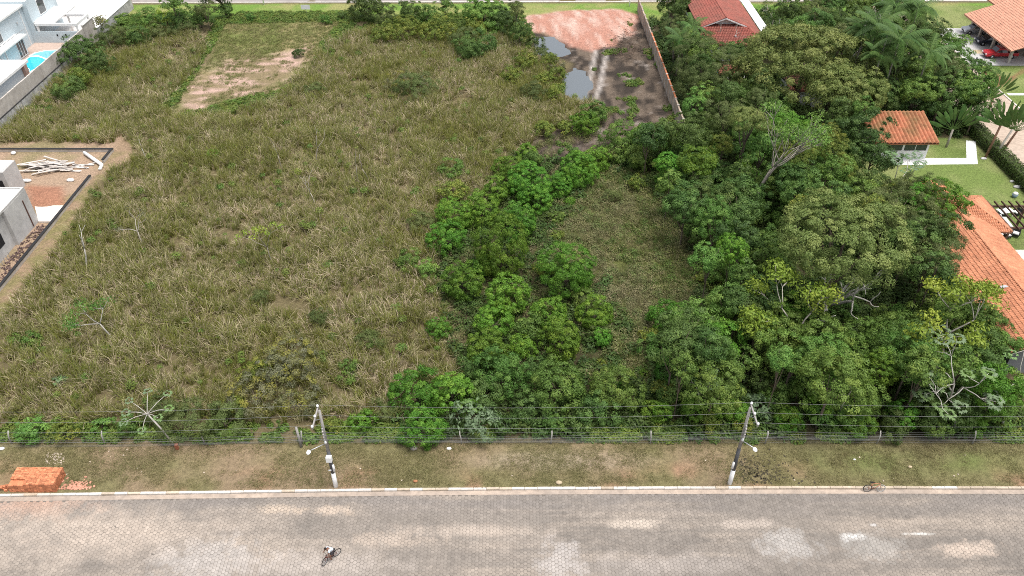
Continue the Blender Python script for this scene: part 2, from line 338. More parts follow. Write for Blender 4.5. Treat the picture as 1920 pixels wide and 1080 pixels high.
# ------------------------------------------------------------------ near road with hexagonal pavers
def paver_mat():
    m = bpy.data.materials.new('concrete_paver'); m.use_nodes = True; N = m.node_tree.nodes; L = m.node_tree.links; b = N['Principled BSDF']
    b.inputs['Roughness'].default_value = .85; b.inputs['Specular IOR Level'].default_value = .25
    geo = N.new('ShaderNodeNewGeometry'); at = N.new('ShaderNodeAttribute'); at.attribute_name = 'rnd'; oi = N.new('ShaderNodeObjectInfo')
    def noise(sc, det=5, rough=.6, scale=(1,1,1)):
        mp = N.new('ShaderNodeMapping'); mp.inputs['Scale'].default_value = scale; L.new(geo.outputs['Position'], mp.inputs['Vector'])
        n = N.new('ShaderNodeTexNoise'); n.inputs['Scale'].default_value = sc; n.inputs['Detail'].default_value = det; n.inputs['Roughness'].default_value = rough
        L.new(mp.outputs[0], n.inputs['Vector']); return n.outputs['Fac']
    def mrange(s, a, b_, c=0, d=1):
        r = N.new('ShaderNodeMapRange'); r.inputs['From Min'].default_value = a; r.inputs['From Max'].default_value = b_; r.inputs['To Min'].default_value = c; r.inputs['To Max'].default_value = d
        L.new(s, r.inputs['Value']); return r.outputs[0]
    def mix(A, B, f):
        x = N.new('ShaderNodeMix'); x.data_type = 'RGBA'
        for s, k in ((A,'A'),(B,'B')):
            if isinstance(s, tuple): x.inputs[k].default_value = (*s,1)
            else: L.new(s, x.inputs[k])
        if isinstance(f, float): x.inputs['Factor'].default_value = f
        else: L.new(f, x.inputs['Factor'])
        return x.outputs['Result']
    def math_(op, a, b_):
        x = N.new('ShaderNodeMath'); x.operation = op
        for i, s in enumerate((a, b_)):
            if isinstance(s, (int, float)): x.inputs[i].default_value = s
            else: L.new(s, x.inputs[i])
        return x.outputs[0]
    c = mix((.210,.184,.160), (.168,.149,.131), mrange(noise(.16,4), .38, .62))
    streak = mrange(noise(1.0,6,.65,(.07,.55,1)), .48, .70)
    c = mix(c, (.37,.31,.255), math_('MULTIPLY', streak, .7))
    left = N.new('ShaderNodeSeparateXYZ'); L.new(geo.outputs['Position'], left.inputs[0])
    c = mix(c, (.36,.305,.255), math_('MULTIPLY', mrange(left.outputs['X'], 2., -34., 0, .55), mrange(noise(.3,5), .36, .6)))
    band = mrange(left.outputs['Y'], 36.2, 37.6)
    c = mix(c, (.19,.17,.155), math_('MULTIPLY', band, mrange(noise(.5,5,.6,(.3,1,1)), .40, .55, .2, .85)))
    fine = noise(2.2,8,.7); med = noise(.8,5,.6)
    def stain(px, py, rx, ry, colr, amt=.8, edge=.35):
        nonlocal c
        p = G(px, py, ROADZ)
        s = N.new('ShaderNodeVectorMath'); s.operation = 'SUBTRACT'; L.new(geo.outputs['Position'], s.inputs[0]); s.inputs[1].default_value = p
        mu = N.new('ShaderNodeVectorMath'); mu.operation = 'MULTIPLY'; L.new(s.outputs[0], mu.inputs[0]); mu.inputs[1].default_value = (1/rx, 1/ry, 0)
        ln = N.new('ShaderNodeVectorMath'); ln.operation = 'LENGTH'; L.new(mu.outputs[0], ln.inputs[0])
        d = math_('ADD', ln.outputs['Value'], math_('MULTIPLY', math_('ADD', math_('MULTIPLY', math_('SUBTRACT', fine, .5), 2.6), math_('MULTIPLY', math_('SUBTRACT', med, .5), 3.2)), 1.0))
        c = mix(c, colr, mrange(d, 1+edge, 1-edge, 0, amt))
    stain(390,1050,3.6,1.7,(.37,.34,.315),.65); stain(1475,1020,1.8,1.2,(.37,.35,.33),.6); stain(1640,1025,1.9,1.1,(.34,.32,.295),.5)
    stain(1050,1055,1.5,1.6,(.40,.37,.35),.6); stain(1598,1006,.62,.28,(.52,.51,.49),.85,.6); stain(1722,1001,.85,.10,(.52,.51,.48),.85,.6)
    stain(1637,984,.26,.12,(.5,.48,.46),.8,.5); stain(1820,1030,2.2,.55,(.42,.345,.285),.75); stain(1190,982,1.7,.4,(.43,.37,.31),.75)
    stain(60,948,3.4,.9,(.42,.28,.21),.7,.8); stain(530,955,1.7,.4,(.43,.35,.275),.7); stain(625,957,1.5,.36,(.43,.35,.28),.7)
    stain(740,1010,2.5,.6,(.40,.33,.27),.6); stain(1400,982,2.0,.4,(.42,.36,.31),.6); stain(180,1000,6,1.6,(.42,.35,.29),.6,.6); stain(880,995,4.6,.5,(.43,.36,.30),.55,.6)
    stain(600,1060,4.5,.9,(.42,.37,.33),.6,.6); stain(1250,1060,5,.8,(.36,.32,.29),.5,.6)
    v = math_('ADD', mrange(at.outputs['Fac'], 0, 1, .92, 1.09), mrange(oi.outputs['Random'], 0, 1, -.06, .06))
    v = math_('MULTIPLY', v, mrange(fine, .3, .7, .80, 1.20))
    hh = N.new('ShaderNodeHueSaturation'); L.new(c, hh.inputs['Color']); L.new(v, hh.inputs['Value']); L.new(hh.outputs[0], b.inputs['Base Color'])
    bp = N.new('ShaderNodeBump'); bp.inputs['Strength'].default_value = .3; bp.inputs['Distance'].default_value = .02; L.new(fine, bp.inputs['Height']); L.new(bp.outputs[0], b.inputs['Normal'])
    return m
PAV = paver_mat()
rx = np.linspace(-120, 120, 121); V = []
for x in rx: V += [(x, 14., ROADZ-.009), (x, float(kerbY(x))-.001, ROADZ-.009)]
F = [(2*i, 2*i+2, 2*i+3, 2*i+1) for i in range(120)]
road = link('road', np_mesh('road', V, F), None, mat('paver_joint', (.19,.166,.144), .95, .3, 2.5, 0, .33, .10, (.135,.118,.103))); tag(road, kind='structure')
def pavers():
    W = .29; rowh = W*math.sqrt(3)/2; rr = W/math.sqrt(3)*.935
    cs = []
    j = 0; x_ = -43.5
    while x_ < 43.5:
        yy = np.arange(27.8, 38.6, W) + (W/2 if j % 2 else 0)
        cs.append(np.stack([np.full_like(yy, x_), yy], 1)); x_ += rowh; j += 1
    P = np.concatenate(cs); P[:,1] += .015*np.sin(P[:,0]*.9)+(fbm(P[:,0],P[:,1],6,1)-.5)*.3
    P = P[P[:,1] < kerbY(P[:,0])-.42]
    r = np.random.default_rng(5)
    an = np.arange(6)*np.pi/3; ring = np.stack([np.cos(an), np.sin(an)], 1)*rr
    def hexa(c, z, tilt):
        pass
    # a few hundred nearest ones are parts of their own, sharing one mesh
    pr = np.array([proj((a,b_,ROADZ)) for a, b_ in P]); vis = (pr[:,0] > 0) & (pr[:,0] < 1920) & (pr[:,1] < 1079)
    order = np.argsort(np.where(vis, -pr[:,2], 1e9))[:300]; single = np.zeros(len(P), bool); single[order] = True
    n = len(P)-300; Q = P[~single]
    zt = ROADZ + r.normal(0, .0025, n); tl = r.normal(0, .012, (n,2))
    Vv = np.zeros((n, 18, 3))
    for k, (sc, dz) in enumerate(((1,-.014),(1,-.004),(.93,0))):
        Vv[:,k*6:(k+1)*6,0] = Q[:,0,None]+ring[None,:,0]*sc; Vv[:,k*6:(k+1)*6,1] = Q[:,1,None]+ring[None,:,1]*sc
        Vv[:,k*6:(k+1)*6,2] = zt[:,None]+dz+(ring[None,:,0]*tl[:,0,None]+ring[None,:,1]*tl[:,1,None])*(k > 0)
    base = (np.arange(n)*18)[:,None,None]
    quads = [(i, (i+1)%6, 6+(i+1)%6, 6+i) for i in range(6)]+[(6+i, 6+(i+1)%6, 12+(i+1)%6, 12+i) for i in range(6)]+[(12,13,14,15),(12,15,16,17)]
    F = (np.array(quads)[None]+base).reshape(-1,4)
    rn = np.repeat(r.random(n), len(quads))
    o = link('pavers', np_mesh('pavers', Vv.reshape(-1,3), F, {'rnd': rn}), road, PAV); o['kind'] = 'stuff'
    V1 = np.zeros((18,3))
    for k, (sc, dz) in enumerate(((1,-.014),(1,-.004),(.93,0))): V1[k*6:(k+1)*6,:2] = ring*sc; V1[k*6:(k+1)*6,2] = dz
    me = np_mesh('paver', V1, np.array(quads), {'rnd': np.full(len(quads), .5)}); me.materials.append(PAV)
    for a, b_ in P[single]:
        p = link('paver', me, road); p.location = (a, b_, ROADZ+r.normal(0,.002)); p.rotation_euler = (r.normal(0,.01), r.normal(0,.01), 0)
pavers()
# kerb stones and the concrete gutter in front of them
gut = MB(); kerb = empty('kerb'); tag(kerb, kind='structure')
gV = []; gF = []
for i, x in enumerate(rx):
    y = float(kerbY(x)); gV += [(x, y-.42, ROADZ+.006), (x, y-.02, ROADZ+.02)]
gF = [(2*i, 2*i+2, 2*i+3, 2*i+1) for i in range(120)]
gutter = link('gutter', np_mesh('gutter', gV, gF), None, mat('gutter_concrete', (.42,.34,.275), .9, .2, 2.0, .2, .25, .3, (.27,.23,.20))); tag(gutter, kind='structure')
KW = mat('kerb_white', (.66,.63,.59), .8, .14, 3.0, .2, .22, .18, (.42,.35,.28), objvar=.05); KB = mat('kerb_bare', (.50,.42,.33), .85, .2, 3.0, .2, objvar=.1)
r = np.random.default_rng(11); x = -60.0
kme = {}
while x < 60:
    L = 1.0
    ya, yb = float(kerbY(x)), float(kerbY(x+L)); bare = r.random() < (.85 if x > 19 else .35 if x > 2 else .14)
    key = bare
    if key not in kme:
        kme[key] = MB().bevbox(0, .985, 0, .21, ROADZ-.1, .035, .025).mesh('kerb_stone'); kme[key].materials.append(KB if bare else KW)
    k = link('kerb_stone', kme[key], kerb); k.location = (x, ya-.004+r.normal(0,.006), r.normal(0,.006)); k.rotation_euler = (0, 0, math.atan2(yb-ya, L)+r.normal(0,.004)); x += L
# far road, its kerb, and the cross street on the right
FR = MB().add([(-150,150.1,.03),(150,152.2,.03),(150,163,.03),(-150,161,.03)], [(0,1,2,3)]).build('far_road', mat('far_asphalt', (.30,.27,.25), .9, .15, 1.0, 0, .25, .15, (.22,.2,.19))); tag(FR, kind='structure')
fk = empty('far_kerb'); tag(fk, kind='structure')
fkm = MB().bevbox(0, 2.98, 0, .3, -.1, .16, .03).mesh('kerb_stone'); fkm.materials.append(KW)
for i in range(-38, 38):
    k = link('kerb_stone', fkm, fk); k.location = (i*3, 149.8+(i*3+150)*.007, 0); k.rotation_euler = (0,0,.007)
ST = MB().add([(64.6,50,.05),(73.2,50,.05),(73.2,150.8,.05),(64.6,150.8,.05)], [(0,1,2,3)]).build('side_street', mat('sandy_paving', (.46,.37,.30), .9, .18, 2.2, .1, .3, .25, (.33,.25,.19))); tag(ST, kind='structure')
sk = empty('side_kerb'); tag(sk, kind='structure'); skm = MB().bevbox(0, .25, 0, 1.98, -.1, .16, .03).mesh('kerb_stone'); skm.materials.append(KW)
for j in range(35, 75):
    for xx in (64.35, 73.2):
        k = link('kerb_stone', skm, sk); k.location = (xx, j*2, 0)

# ------------------------------------------------------------------ foliage meshes
def leaf_quads(P, Nn, Ln, Wd, r, droop=0.0):
    n = len(P); Nn = Nn/np.linalg.norm(Nn, axis=1, keepdims=True)
    t = r.normal(size=(n,3)); t[:,2] -= droop; t -= Nn*(t*Nn).sum(1, keepdims=True); t /= np.linalg.norm(t, axis=1, keepdims=True)+1e-9
    s = np.cross(Nn, t); Ln = np.broadcast_to(Ln, (n,))[:,None]; Wd = np.broadcast_to(Wd, (n,))[:,None]
    V = np.stack([P-t*Ln*.5, P+s*Wd*.5+Nn*Wd*.12, P+t*Ln*.5, P-s*Wd*.5+Nn*Wd*.12], 1)
    return V.reshape(-1,3), np.arange(n*4).reshape(-1,4)
def sphere_dirs(n, r):
    d = r.normal(size=(n,3)); return d/np.linalg.norm(d, axis=1, keepdims=True)
def crown_mesh(name, R, Rz, rl, leaf, dens, seed, gap=0.0, bottom=-.55, wob=.22, width=.55, up=.5, inner=.22):
    """leafy crown centred on the origin: lobes over an uneven ellipsoid, leaves over the lobes"""
    r = np.random.default_rng(seed)
    n = int(min(330, max(10, 4.6*(R/rl)**2*(0.6+.4*Rz/R)))); d = sphere_dirs(n*3, r); d = d[d[:,2] > bottom][:n]
    ph = r.random(6)*6.28; k = r.normal(size=(6,3))*2.2
    rad = 1+wob*sum(np.sin(d@k[i]+ph[i]) for i in range(6))/2.4
    rad *= 1-r.random(len(d))*.18; inn = r.random(len(d)) < inner; rad[inn] *= .35+.4*r.random(inn.sum())
    if gap: keep = r.random(len(d)) > gap; d, rad = d[keep], rad[keep]
    C = d*rad[:,None]*np.array([R-rl*.6, R-rl*.6, Rz-rl*.5])
    lr = rl*(.5+1.0*r.random(len(C))); m = max(12, int(dens*2.2*rl*rl/(leaf*leaf*width*.5)))
    idx = np.repeat(np.arange(len(C)), m); q = sphere_dirs(len(idx), r)
    q = q + d[idx]*.75 + np.array([0,0,up]); q /= np.linalg.norm(q, axis=1, keepdims=True)
    P = C[idx] + q*(lr[idx]*(.55+.5*r.random(len(idx))))[:,None]*np.array([1,1,.8])
    Nn = q + r.normal(size=q.shape)*.32
    L = leaf*(.65+.7*r.random(len(idx)))
    V, F = leaf_quads(P, Nn, L, L*width, r)
    return np_mesh(name, V, F, {'rnd': r.random(len(idx)), 'lobe': r.random(len(C))[idx]})
def blade_clump(name, seed, n, Lr, width, spread, lean, seg=3, dry=.5):
    r = np.random.default_rng(seed); V = []; F = []; rn = []; lb = []
    for i in range(n):
        a = r.random()*6.283; rad = spread*math.sqrt(r.random()); b = a+r.normal()*1.0; L = Lr[0]+(Lr[1]-Lr[0])*r.random(); ln = lean*(.3+1.2*r.random()); w = width*(.7+.6*r.random())
        bx, by = math.cos(a)*rad, math.sin(a)*rad; dx, dy = math.cos(b), math.sin(b); tw = r.random()*3.14
        sx, sy = math.cos(tw), math.sin(tw); o = len(V)
        for k in range(seg+1):
            s = k/seg; h = ln*s**2.2*L; z = L*(s-.42*ln*s**3); ww = w*(1-.8*s**2)*.5
            V.append((bx+dx*h-sx*ww, by+dy*h-sy*ww, z)); V.append((bx+dx*h+sx*ww, by+dy*h+sy*ww, z))
        d = r.random() < dry
        val = (.7+.3*r.random()) if d else .35*r.random(); l_ = r.random()
        for k in range(seg): F.append((o+2*k, o+2*k+1, o+2*k+3, o+2*k+2)); rn.append(val); lb.append(l_)
    return np_mesh(name, V, F, {'rnd': rn, 'lobe': lb})
def leaf_clump(name, seed, R, H, n, leaf, width=.5):
    r = np.random.default_rng(seed); d = sphere_dirs(n, r); d[:,2] = abs(d[:,2])
    P = d*np.array([R,R,H])*(.45+.6*r.random(n))[:,None]; Nn = d+np.array([0,0,.7])+r.normal(size=d.shape)*.45
    L = leaf*(.6+.8*r.random(n)); V, F = leaf_quads(P, Nn, L, L*width, r)
    return np_mesh(name, V, F, {'rnd': r.random(n), 'lobe': np.full(n, r.random())})

_gn = {}
def scatter(name, label, cat, pts, variants, material, scl, seed, tilt=.12, kind='stuff'):
    """pts (n,3): one stuff object of many small instanced clumps (geometry nodes)"""
    r = np.random.default_rng(seed); n = len(pts)
    me = bpy.data.meshes.new(name); me.vertices.add(n); me.vertices.foreach_set('co', np.asarray(pts, np.float32).ravel())
    a = me.attributes.new('rot', 'FLOAT_VECTOR', 'POINT'); a.data.foreach_set('vector', np.stack([r.normal(0,tilt,n), r.normal(0,tilt,n), r.random(n)*6.283],1).astype(np.float32).ravel())
    a = me.attributes.new('scl', 'FLOAT', 'POINT'); a.data.foreach_set('value', np.asarray(scl, np.float32))
    a = me.attributes.new('idx', 'INT', 'POINT'); a.data.foreach_set('value', r.integers(0, len(variants), n).astype(np.int32))
    o = link(name, me); tag(o, label, cat, None, kind)
    c = bpy.data.collections.new(name+'_pieces')
    for i, v in enumerate(variants):
        if not v.materials: v.materials.append(material)
        c.objects.link(bpy.data.objects.new('%s_piece_%d' % (name, i), v))
    ng = bpy.data.node_groups.new(name+'_nodes', 'GeometryNodeTree')
    ng.interface.new_socket('Geometry', in_out='INPUT', socket_type='NodeSocketGeometry'); ng.interface.new_socket('Geometry', in_out='OUTPUT', socket_type='NodeSocketGeometry')
    N = ng.nodes; L = ng.links; gi = N.new('NodeGroupInput'); go = N.new('NodeGroupOutput')
    ci = N.new('GeometryNodeCollectionInfo'); ci.inputs['Collection'].default_value = c; ci.inputs['Separate Children'].default_value = True; ci.inputs['Reset Children'].default_value = True
    ip = N.new('GeometryNodeInstanceOnPoints'); ip.inputs['Pick Instance'].default_value = True
    def na(nm, t):
        q = N.new('GeometryNodeInputNamedAttribute'); q.data_type = t; q.inputs['Name'].default_value = nm; return q.outputs['Attribute']
    e2r = N.new('FunctionNodeEulerToRotation')
    L.new(na('rot','FLOAT_VECTOR'), e2r.inputs[0]); L.new(e2r.outputs[0], ip.inputs['Rotation'])
    L.new(na('scl','FLOAT'), ip.inputs['Scale']); L.new(na('idx','INT'), ip.inputs['Instance Index'])
    L.new(gi.outputs[0], ip.inputs['Points']); L.new(ci.outputs[0], ip.inputs['Instance']); L.new(ip.outputs[0], go.inputs[0])
    md = o.modifiers.new('scatter', 'NODES'); md.node_group = ng
    return o
def rand_in(poly, dens, seed, extra=None):
    r = np.random.default_rng(seed); lo = poly.min(0); hi = poly.max(0); n = int((hi[0]-lo[0])*(hi[1]-lo[1])*dens)
    P = lo+(hi-lo)*r.random((n,2)); P = P[sdist(P[:,0],P[:,1],poly) > 0]
    return P
def cut(P, poly, margin=0.0, jit=1.0, k=0):
    s = sdist(P[:,0],P[:,1],poly)+(fbm(P[:,0],P[:,1],3,k)-.5)*2*jit
    return P[s < margin]
def z0(P, z=0.0): return np.c_[P, np.full(len(P), z)]

# ------------------------------------------------------------------ ground cover
GREEN_BLADE = (.115,.125,.024); DRY = (.42,.335,.215)
REED = leafmat('reed', (.172,.205,.023), (.73,.605,.45), None, trans=.38, patch=.5, patch_col=(.20,.225,.03), hue=.016, val=.2, patch_scale=.07, spec=.15)
P = rand_in(PG['reed'], 3.3, 21)
for k in ('sand','mown','mud','red'): P = cut(P, PG[k], 0.0, .8)
P = cut(P, PG['sitewall'], 0, .6)
P = P[fbm(P[:,0],P[:,1],6,6)+.10*np.random.default_rng(12).random(len(P)) > .33]
P = P[(P[:,1] > 45.6) & ~((P[:,0] < -69.6) & (P[:,1] > 88))]
rv = [blade_clump('reed_clump', 100+i, 25, ((.7,1.5),(1.0,1.9),(.7,1.7),(.6,1.5),(.9,1.9),(.7,1.7),(.9,1.8),(.9,1.8))[i], .062, (.40,.24,.34,.42,.26,.36,.26,.26)[i], (.7,.32,.5,.85,.36,.6,.38,.36)[i], 3, dry=(.62,.03,.3,.8,.06,.42,.10,.16)[i]) for i in range(8)]
scl = .36+1.0*fbm(P[:,0],P[:,1],4,2)+.15*np.random.default_rng(1).random(len(P))
scl *= np.where(P[:,1] > 95, 1.1, 1)
scatter('reeds', 'tall dry and olive green reeds filling the empty lot', 'reeds', z0(P), rv, REED, scl, 31)
# bright low weeds round the bare sand patch, along walls, at the fence and far edge
WEED = leafmat('weed_leaf', (.10,.175,.030), (.15,.235,.045), (.19,.24,.05), trans=.3, hue=.02, val=.2, patch=.5, patch_col=(.085,.13,.03), patch_scale=.3)
ring_ = rand_in(PG['mown'], 5, 22); s = sdist(ring_[:,0],ring_[:,1],PG['sand'])+(fbm(ring_[:,0],ring_[:,1],4,3)-.5)*4
ring_ = ring_[(s < -.6) & (np.random.default_rng(2).random(len(ring_)) < .05+.9*(fbm(ring_[:,0],ring_[:,1],3,1)-.4))]
edge = np.concatenate([rand_in(GP(q), 6, 40+i) for i, q in enumerate([
  [(290,215),(330,195),(395,95),(425,40),(410,35),(370,100),(300,190)], [(500,185),(575,140),(600,85),(640,40),(670,40),(625,100),(590,150),(520,200)],
  [(400,40),(450,24),(690,22),(690,40),(430,45)], [(330,215),(510,172),(530,195),(340,228)], [(640,60),(760,28),(980,26),(1000,60),(960,110),(860,105),(700,85)],
  [(0,262),(0,240),(60,190),(110,150),(150,110),(240,30),(330,28),(330,48),(240,75),(170,130),(90,195),(20,262)]])])
fenceP = np.stack([np.random.default_rng(4).uniform(-44,46,2300), 43.7+abs(np.random.default_rng(5).normal(0,1.0,2300))],1)
fenceP = fenceP[fbm(fenceP[:,0],fenceP[:,1],3,2) > .5]
wv = [leaf_clump('weed_clump', 200+i, .55, .55, 110, .24) for i in range(4)]
mw = rand_in(PG['mud'], 3, 91); mw = mw[fbm(mw[:,0],mw[:,1],3.5,6)-.12*np.clip(sdist(mw[:,0],mw[:,1],PG['mud'])/3,0,1) > .55]
P = np.concatenate([edge, fenceP, mw])
P = P[~((P[:,0] < -69.9) & (P[:,1] > 88))]
r = np.random.default_rng(6); rp_ = rand_in(PG['reed'], .06, 77); rp_ = rp_[rp_[:,1] > 46]; rp_ = cut(rp_, PG['mown'], 0)
P3 = np.concatenate([z0(P), z0(rp_, .75)])
scatter('weeds', 'low bright green weeds round the bare patch, walls and fence', 'weeds', P3, wv, WEED, np.r_[.35+.75*r.random(len(P)), .4+.7*r.random(len(rp_))], 32)
MG = rand_in(PG['mown'], 9, 78); MG = MG[fbm(MG[:,0],MG[:,1],2.5,5)+.25*r.random(len(MG)) > np.where(sdist(MG[:,0],MG[:,1],PG['sand']) > 0, .72, .45)]
MGM = leafmat('mown_grass', (.16,.20,.045), (.32,.28,.15), None, trans=.25, hue=.01, val=.12, patch=.5, patch_col=(.15,.21,.04), patch_scale=.15)
scatter('mown_grass', 'short mixed grass around the bare sand patch', 'grass', z0(MG), [blade_clump('grass_tuft', 520+i, 18, (.12,.36), .035, .3, .8, 2, .5) for i in range(3)], MGM, .6+.8*r.random(len(MG)), 36)
# mixed brownish scrub of the clearing between the shrubs and the wood
SCRUB = leafmat('scrub_leaf', (.135,.175,.040), (.24,.215,.105), (.105,.175,.036), trans=.28, hue=.015, val=.2, patch=.5, patch_col=(.28,.23,.15), patch_scale=.09)
BELT = GP([(800,470),(860,380),(960,290),(1040,300),(1130,300),(1060,400),(1010,470),(1090,520),(1140,610),(1130,720),(860,720),(830,600)])
P = np.concatenate([rand_in(PG['clearing'], 5.5, 23), rand_in(BELT, 1.4, 26), rand_in(GP([(1000,270),(1130,205),(1150,215),(1110,262),(1020,300)]), 1.6, 24)])
sv = [leaf_clump('scrub_clump', 300+i, .6, .7, 120, .17, .35) for i in range(3)]+[blade_clump('scrub_grass', 310+i, 26, (.5,1.1), .035, .4, .6, 3, .6) for i in range(2)]
r = np.random.default_rng(8); scatter('scrub', 'brownish low scrub in the clearing between shrubs and wood', 'scrub', z0(P), sv, SCRUB, .5+.75*r.random(len(P)), 33)
# dark undergrowth under the trees
UNDER = leafmat('undergrowth_leaf', (.040,.078,.018), (.068,.115,.026), (.085,.13,.03), trans=.25, hue=.02, val=.25)
P = rand_in(PG['forest'], 1.5, 25); P = cut(P, PG['clearing'], 1.6, 2.6); P = cut(P, PG['mud'], .0); P = np.concatenate([cut(P, BELT, 0, .8), rand_in(BELT, 1.2, 27)])
P = P[(P[:,1] > 44.2)]
for bx in ((45.5,92,54.5,97),(43.2,50,62,97),(29,121,43,135),(63.5,50,120,150),(22,96,24.3,150)):
    P = P[~((P[:,0] > bx[0]) & (P[:,0] < bx[2]) & (P[:,1] > bx[1]) & (P[:,1] < bx[3]))]
uv = [leaf_clump('undergrowth_clump', 400+i, .8, .9, 130, .30) for i in range(4)]
r = np.random.default_rng(9); scatter('undergrowth', 'dark green undergrowth covering the floor of the wood', 'undergrowth', z0(P), uv, UNDER, .45+.75*r.random(len(P)), 34)
# short patchy verge grass
VG = leafmat('verge_grass', (.17,.165,.06), (.34,.28,.16), (.22,.20,.09), trans=.2, hue=.01, val=.12, patch=.6, patch_col=(.19,.19,.075), patch_scale=.2)
r = np.random.default_rng(10); P = np.stack([r.uniform(-45,47,26000), r.uniform(38.9,43.6,26000)],1)
P = P[(P[:,1] > kerbY(P[:,0])+.25+.25*r.random(len(P))) & (fbm(P[:,0],P[:,1],5,0)*.8+fbm(P[:,0],P[:,1],1.2,4)*.6+.3*r.random(len(P)) > .84)]
P = P[~((P[:,0] < -35.3) & (P[:,1] < 40.4))]
vv = [blade_clump('verge_tuft', 500+i, 16, (.04,.13), .02, .2, .8, 2, .5) for i in range(3)]
scatter('verge_grass', 'short patchy grass on the verge between kerb and fence', 'grass', z0(P), vv, VG, .6+.8*r.random(len(P)), 35)
# ------------------------------------------------------------------ trees, shrubs, palms
LM = {
 'round': leafmat('leaf_round', (.072,.180,.018), (.120,.255,.030), (.165,.30,.036), hue=.022, val=.2),
 'mid':   leafmat('leaf_mid', (.082,.168,.030), (.138,.240,.050), (.19,.295,.060), hue=.022, val=.25),
 'dark':  leafmat('leaf_dark', (.056,.110,.026), (.095,.160,.040), (.13,.21,.05), hue=.02, val=.25),
 'olive': leafmat('leaf_olive', (.125,.178,.044), (.20,.255,.072), (.28,.325,.10), hue=.012, val=.12),
 'lime':  leafmat('leaf_lime', (.16,.25,.032), (.25,.345,.048), (.31,.385,.055), hue=.012, val=.12),
 'silver': leafmat('leaf_silver', (.13,.20,.10), (.20,.28,.16), (.16,.28,.08), hue=.012, val=.12),
 'grey':  leafmat('leaf_grey', (.13,.145,.062), (.22,.215,.14), (.27,.26,.05), hue=.012, val=.12),
 'fine':  leafmat('leaf_fine', (.085,.125,.034), (.14,.18,.056), (.165,.20,.07), hue=.012, val=.15),
 'vine':  leafmat('leaf_vine', (.115,.17,.028), (.18,.235,.042), (.25,.27,.05), hue=.015, val=.15),
 'palm':  leafmat('leaf_palm', (.060,.130,.030), (.105,.185,.045), (.17,.23,.06), hue=.015, val=.15),
}
BARK = mat('bark_brown', (.16,.125,.095), .9, .3, 3, .4); PALE = mat('bark_pale', (.50,.46,.40), .85, .25, 2.5, .3, .3, .5, (.28,.25,.21)); GREYB = mat('bark_grey', (.33,.29,.25), .9, .25, 3, .3)
WHITEB = mat('bark_white', (.50,.47,.42), .85, .2, 3, .2)
SPEC = {  # lobe radius, leaf, density, gap, bottom, wobble, leaf width, zratio
 'round': dict(rl=.44, leaf=.16, dens=1.55, gap=0, bottom=-.7, wob=.12, width=.5),
 'mid':   dict(rl=.58, leaf=.19, dens=1.35, gap=.02, bottom=-.6, wob=.28, width=.5),
 'dark':  dict(rl=.60, leaf=.19, dens=1.3, gap=.03, bottom=-.6, wob=.30, width=.5),
 'olive': dict(rl=.58, leaf=.18, dens=1.5, gap=.0, bottom=-.25, wob=.10, width=.45),
 'lime':  dict(rl=.50, leaf=.30, dens=.9, gap=.40, bottom=-.4, wob=.35, width=.6, inner=.1),
 'silver': dict(rl=.55, leaf=.42, dens=.9, gap=.35, bottom=-.2, wob=.3, width=.4, inner=.1),
 'grey':  dict(rl=.55, leaf=.20, dens=.7, gap=.25, bottom=-.3, wob=.3, width=.3),
 'fine':  dict(rl=.60, leaf=.20, dens=1.0, gap=.12, bottom=-.5, wob=.3, width=.22),
 'vine':  dict(rl=.50, leaf=.18, dens=1.0, gap=.0, bottom=-.2, wob=.3, width=.55),
}
CLS = (.7, 1.15, 1.9, 3.0, 4.6, 6.6); _cm = {}; _tm = {}
def crown_for(sp, R, zr, v):
    ci = int(np.argmin([abs(math.log(R/c)) for c in CLS])); key = (sp, ci, v, round(zr,1))
    if key not in _cm:
        S = dict(SPEC[sp]); Rc = CLS[ci]; k = (.5,.66,.85,1.0,1.12,1.2)[ci]; S['rl'] *= k; S['leaf'] *= (.8,.88,.95,1,1.1,1.15)[ci]
        me = crown_mesh('crown', Rc, Rc*round(zr,1), S.pop('rl'), S.pop('leaf'), S.pop('dens'), 1000+hash((ci, v, len(_cm))) % 9000, **S)
        me.materials.append(LM[sp]); _cm[key] = me
    return _cm[key], R/CLS[ci]
def trunk_for(v, m):
    key = (v, m.name)
    if key not in _tm:
        r = np.random.default_rng(600+v); b = MB(); lx, ly = r.normal(0,.04,2)
        b.tube([(0,0,-.05),(lx*.5,ly*.5,.3),(lx,ly,.6),(lx*1.2,ly*1.2,1.0)], [.055,.042,.036,.015], 7)
        for k in range(5):
            a = k*1.256+r.random(); h = .42+.1*k*r.random(); L = .35+.25*r.random()
            b.tube([(lx*h,ly*h,h),(lx*h+math.cos(a)*L*.5,ly*h+math.sin(a)*L*.5,h+.2),(lx*h+math.cos(a)*L,ly*h+math.sin(a)*L,h+.5)], [.028,.02,.008], 5)
        me = b.mesh('trunk'); me.materials.append(m); _tm[key] = me
    return _tm[key]
PLANTS = []     # (object, species phrase, px, py) for the labels
prng = np.random.default_rng(77)
PHR = {'round': 'rounded bright green shrub', 'mid': 'mid green leafy tree', 'dark': 'dark green leafy tree', 'olive': 'olive green clumpy tree', 'lime': 'yellow-green sparse tree',
       'silver': 'silvery big-leaved tree', 'grey': 'greyish half-bare shrub', 'fine': 'fine-leaved dull green tree', 'vine': 'yellowish green vine-covered shrub'}
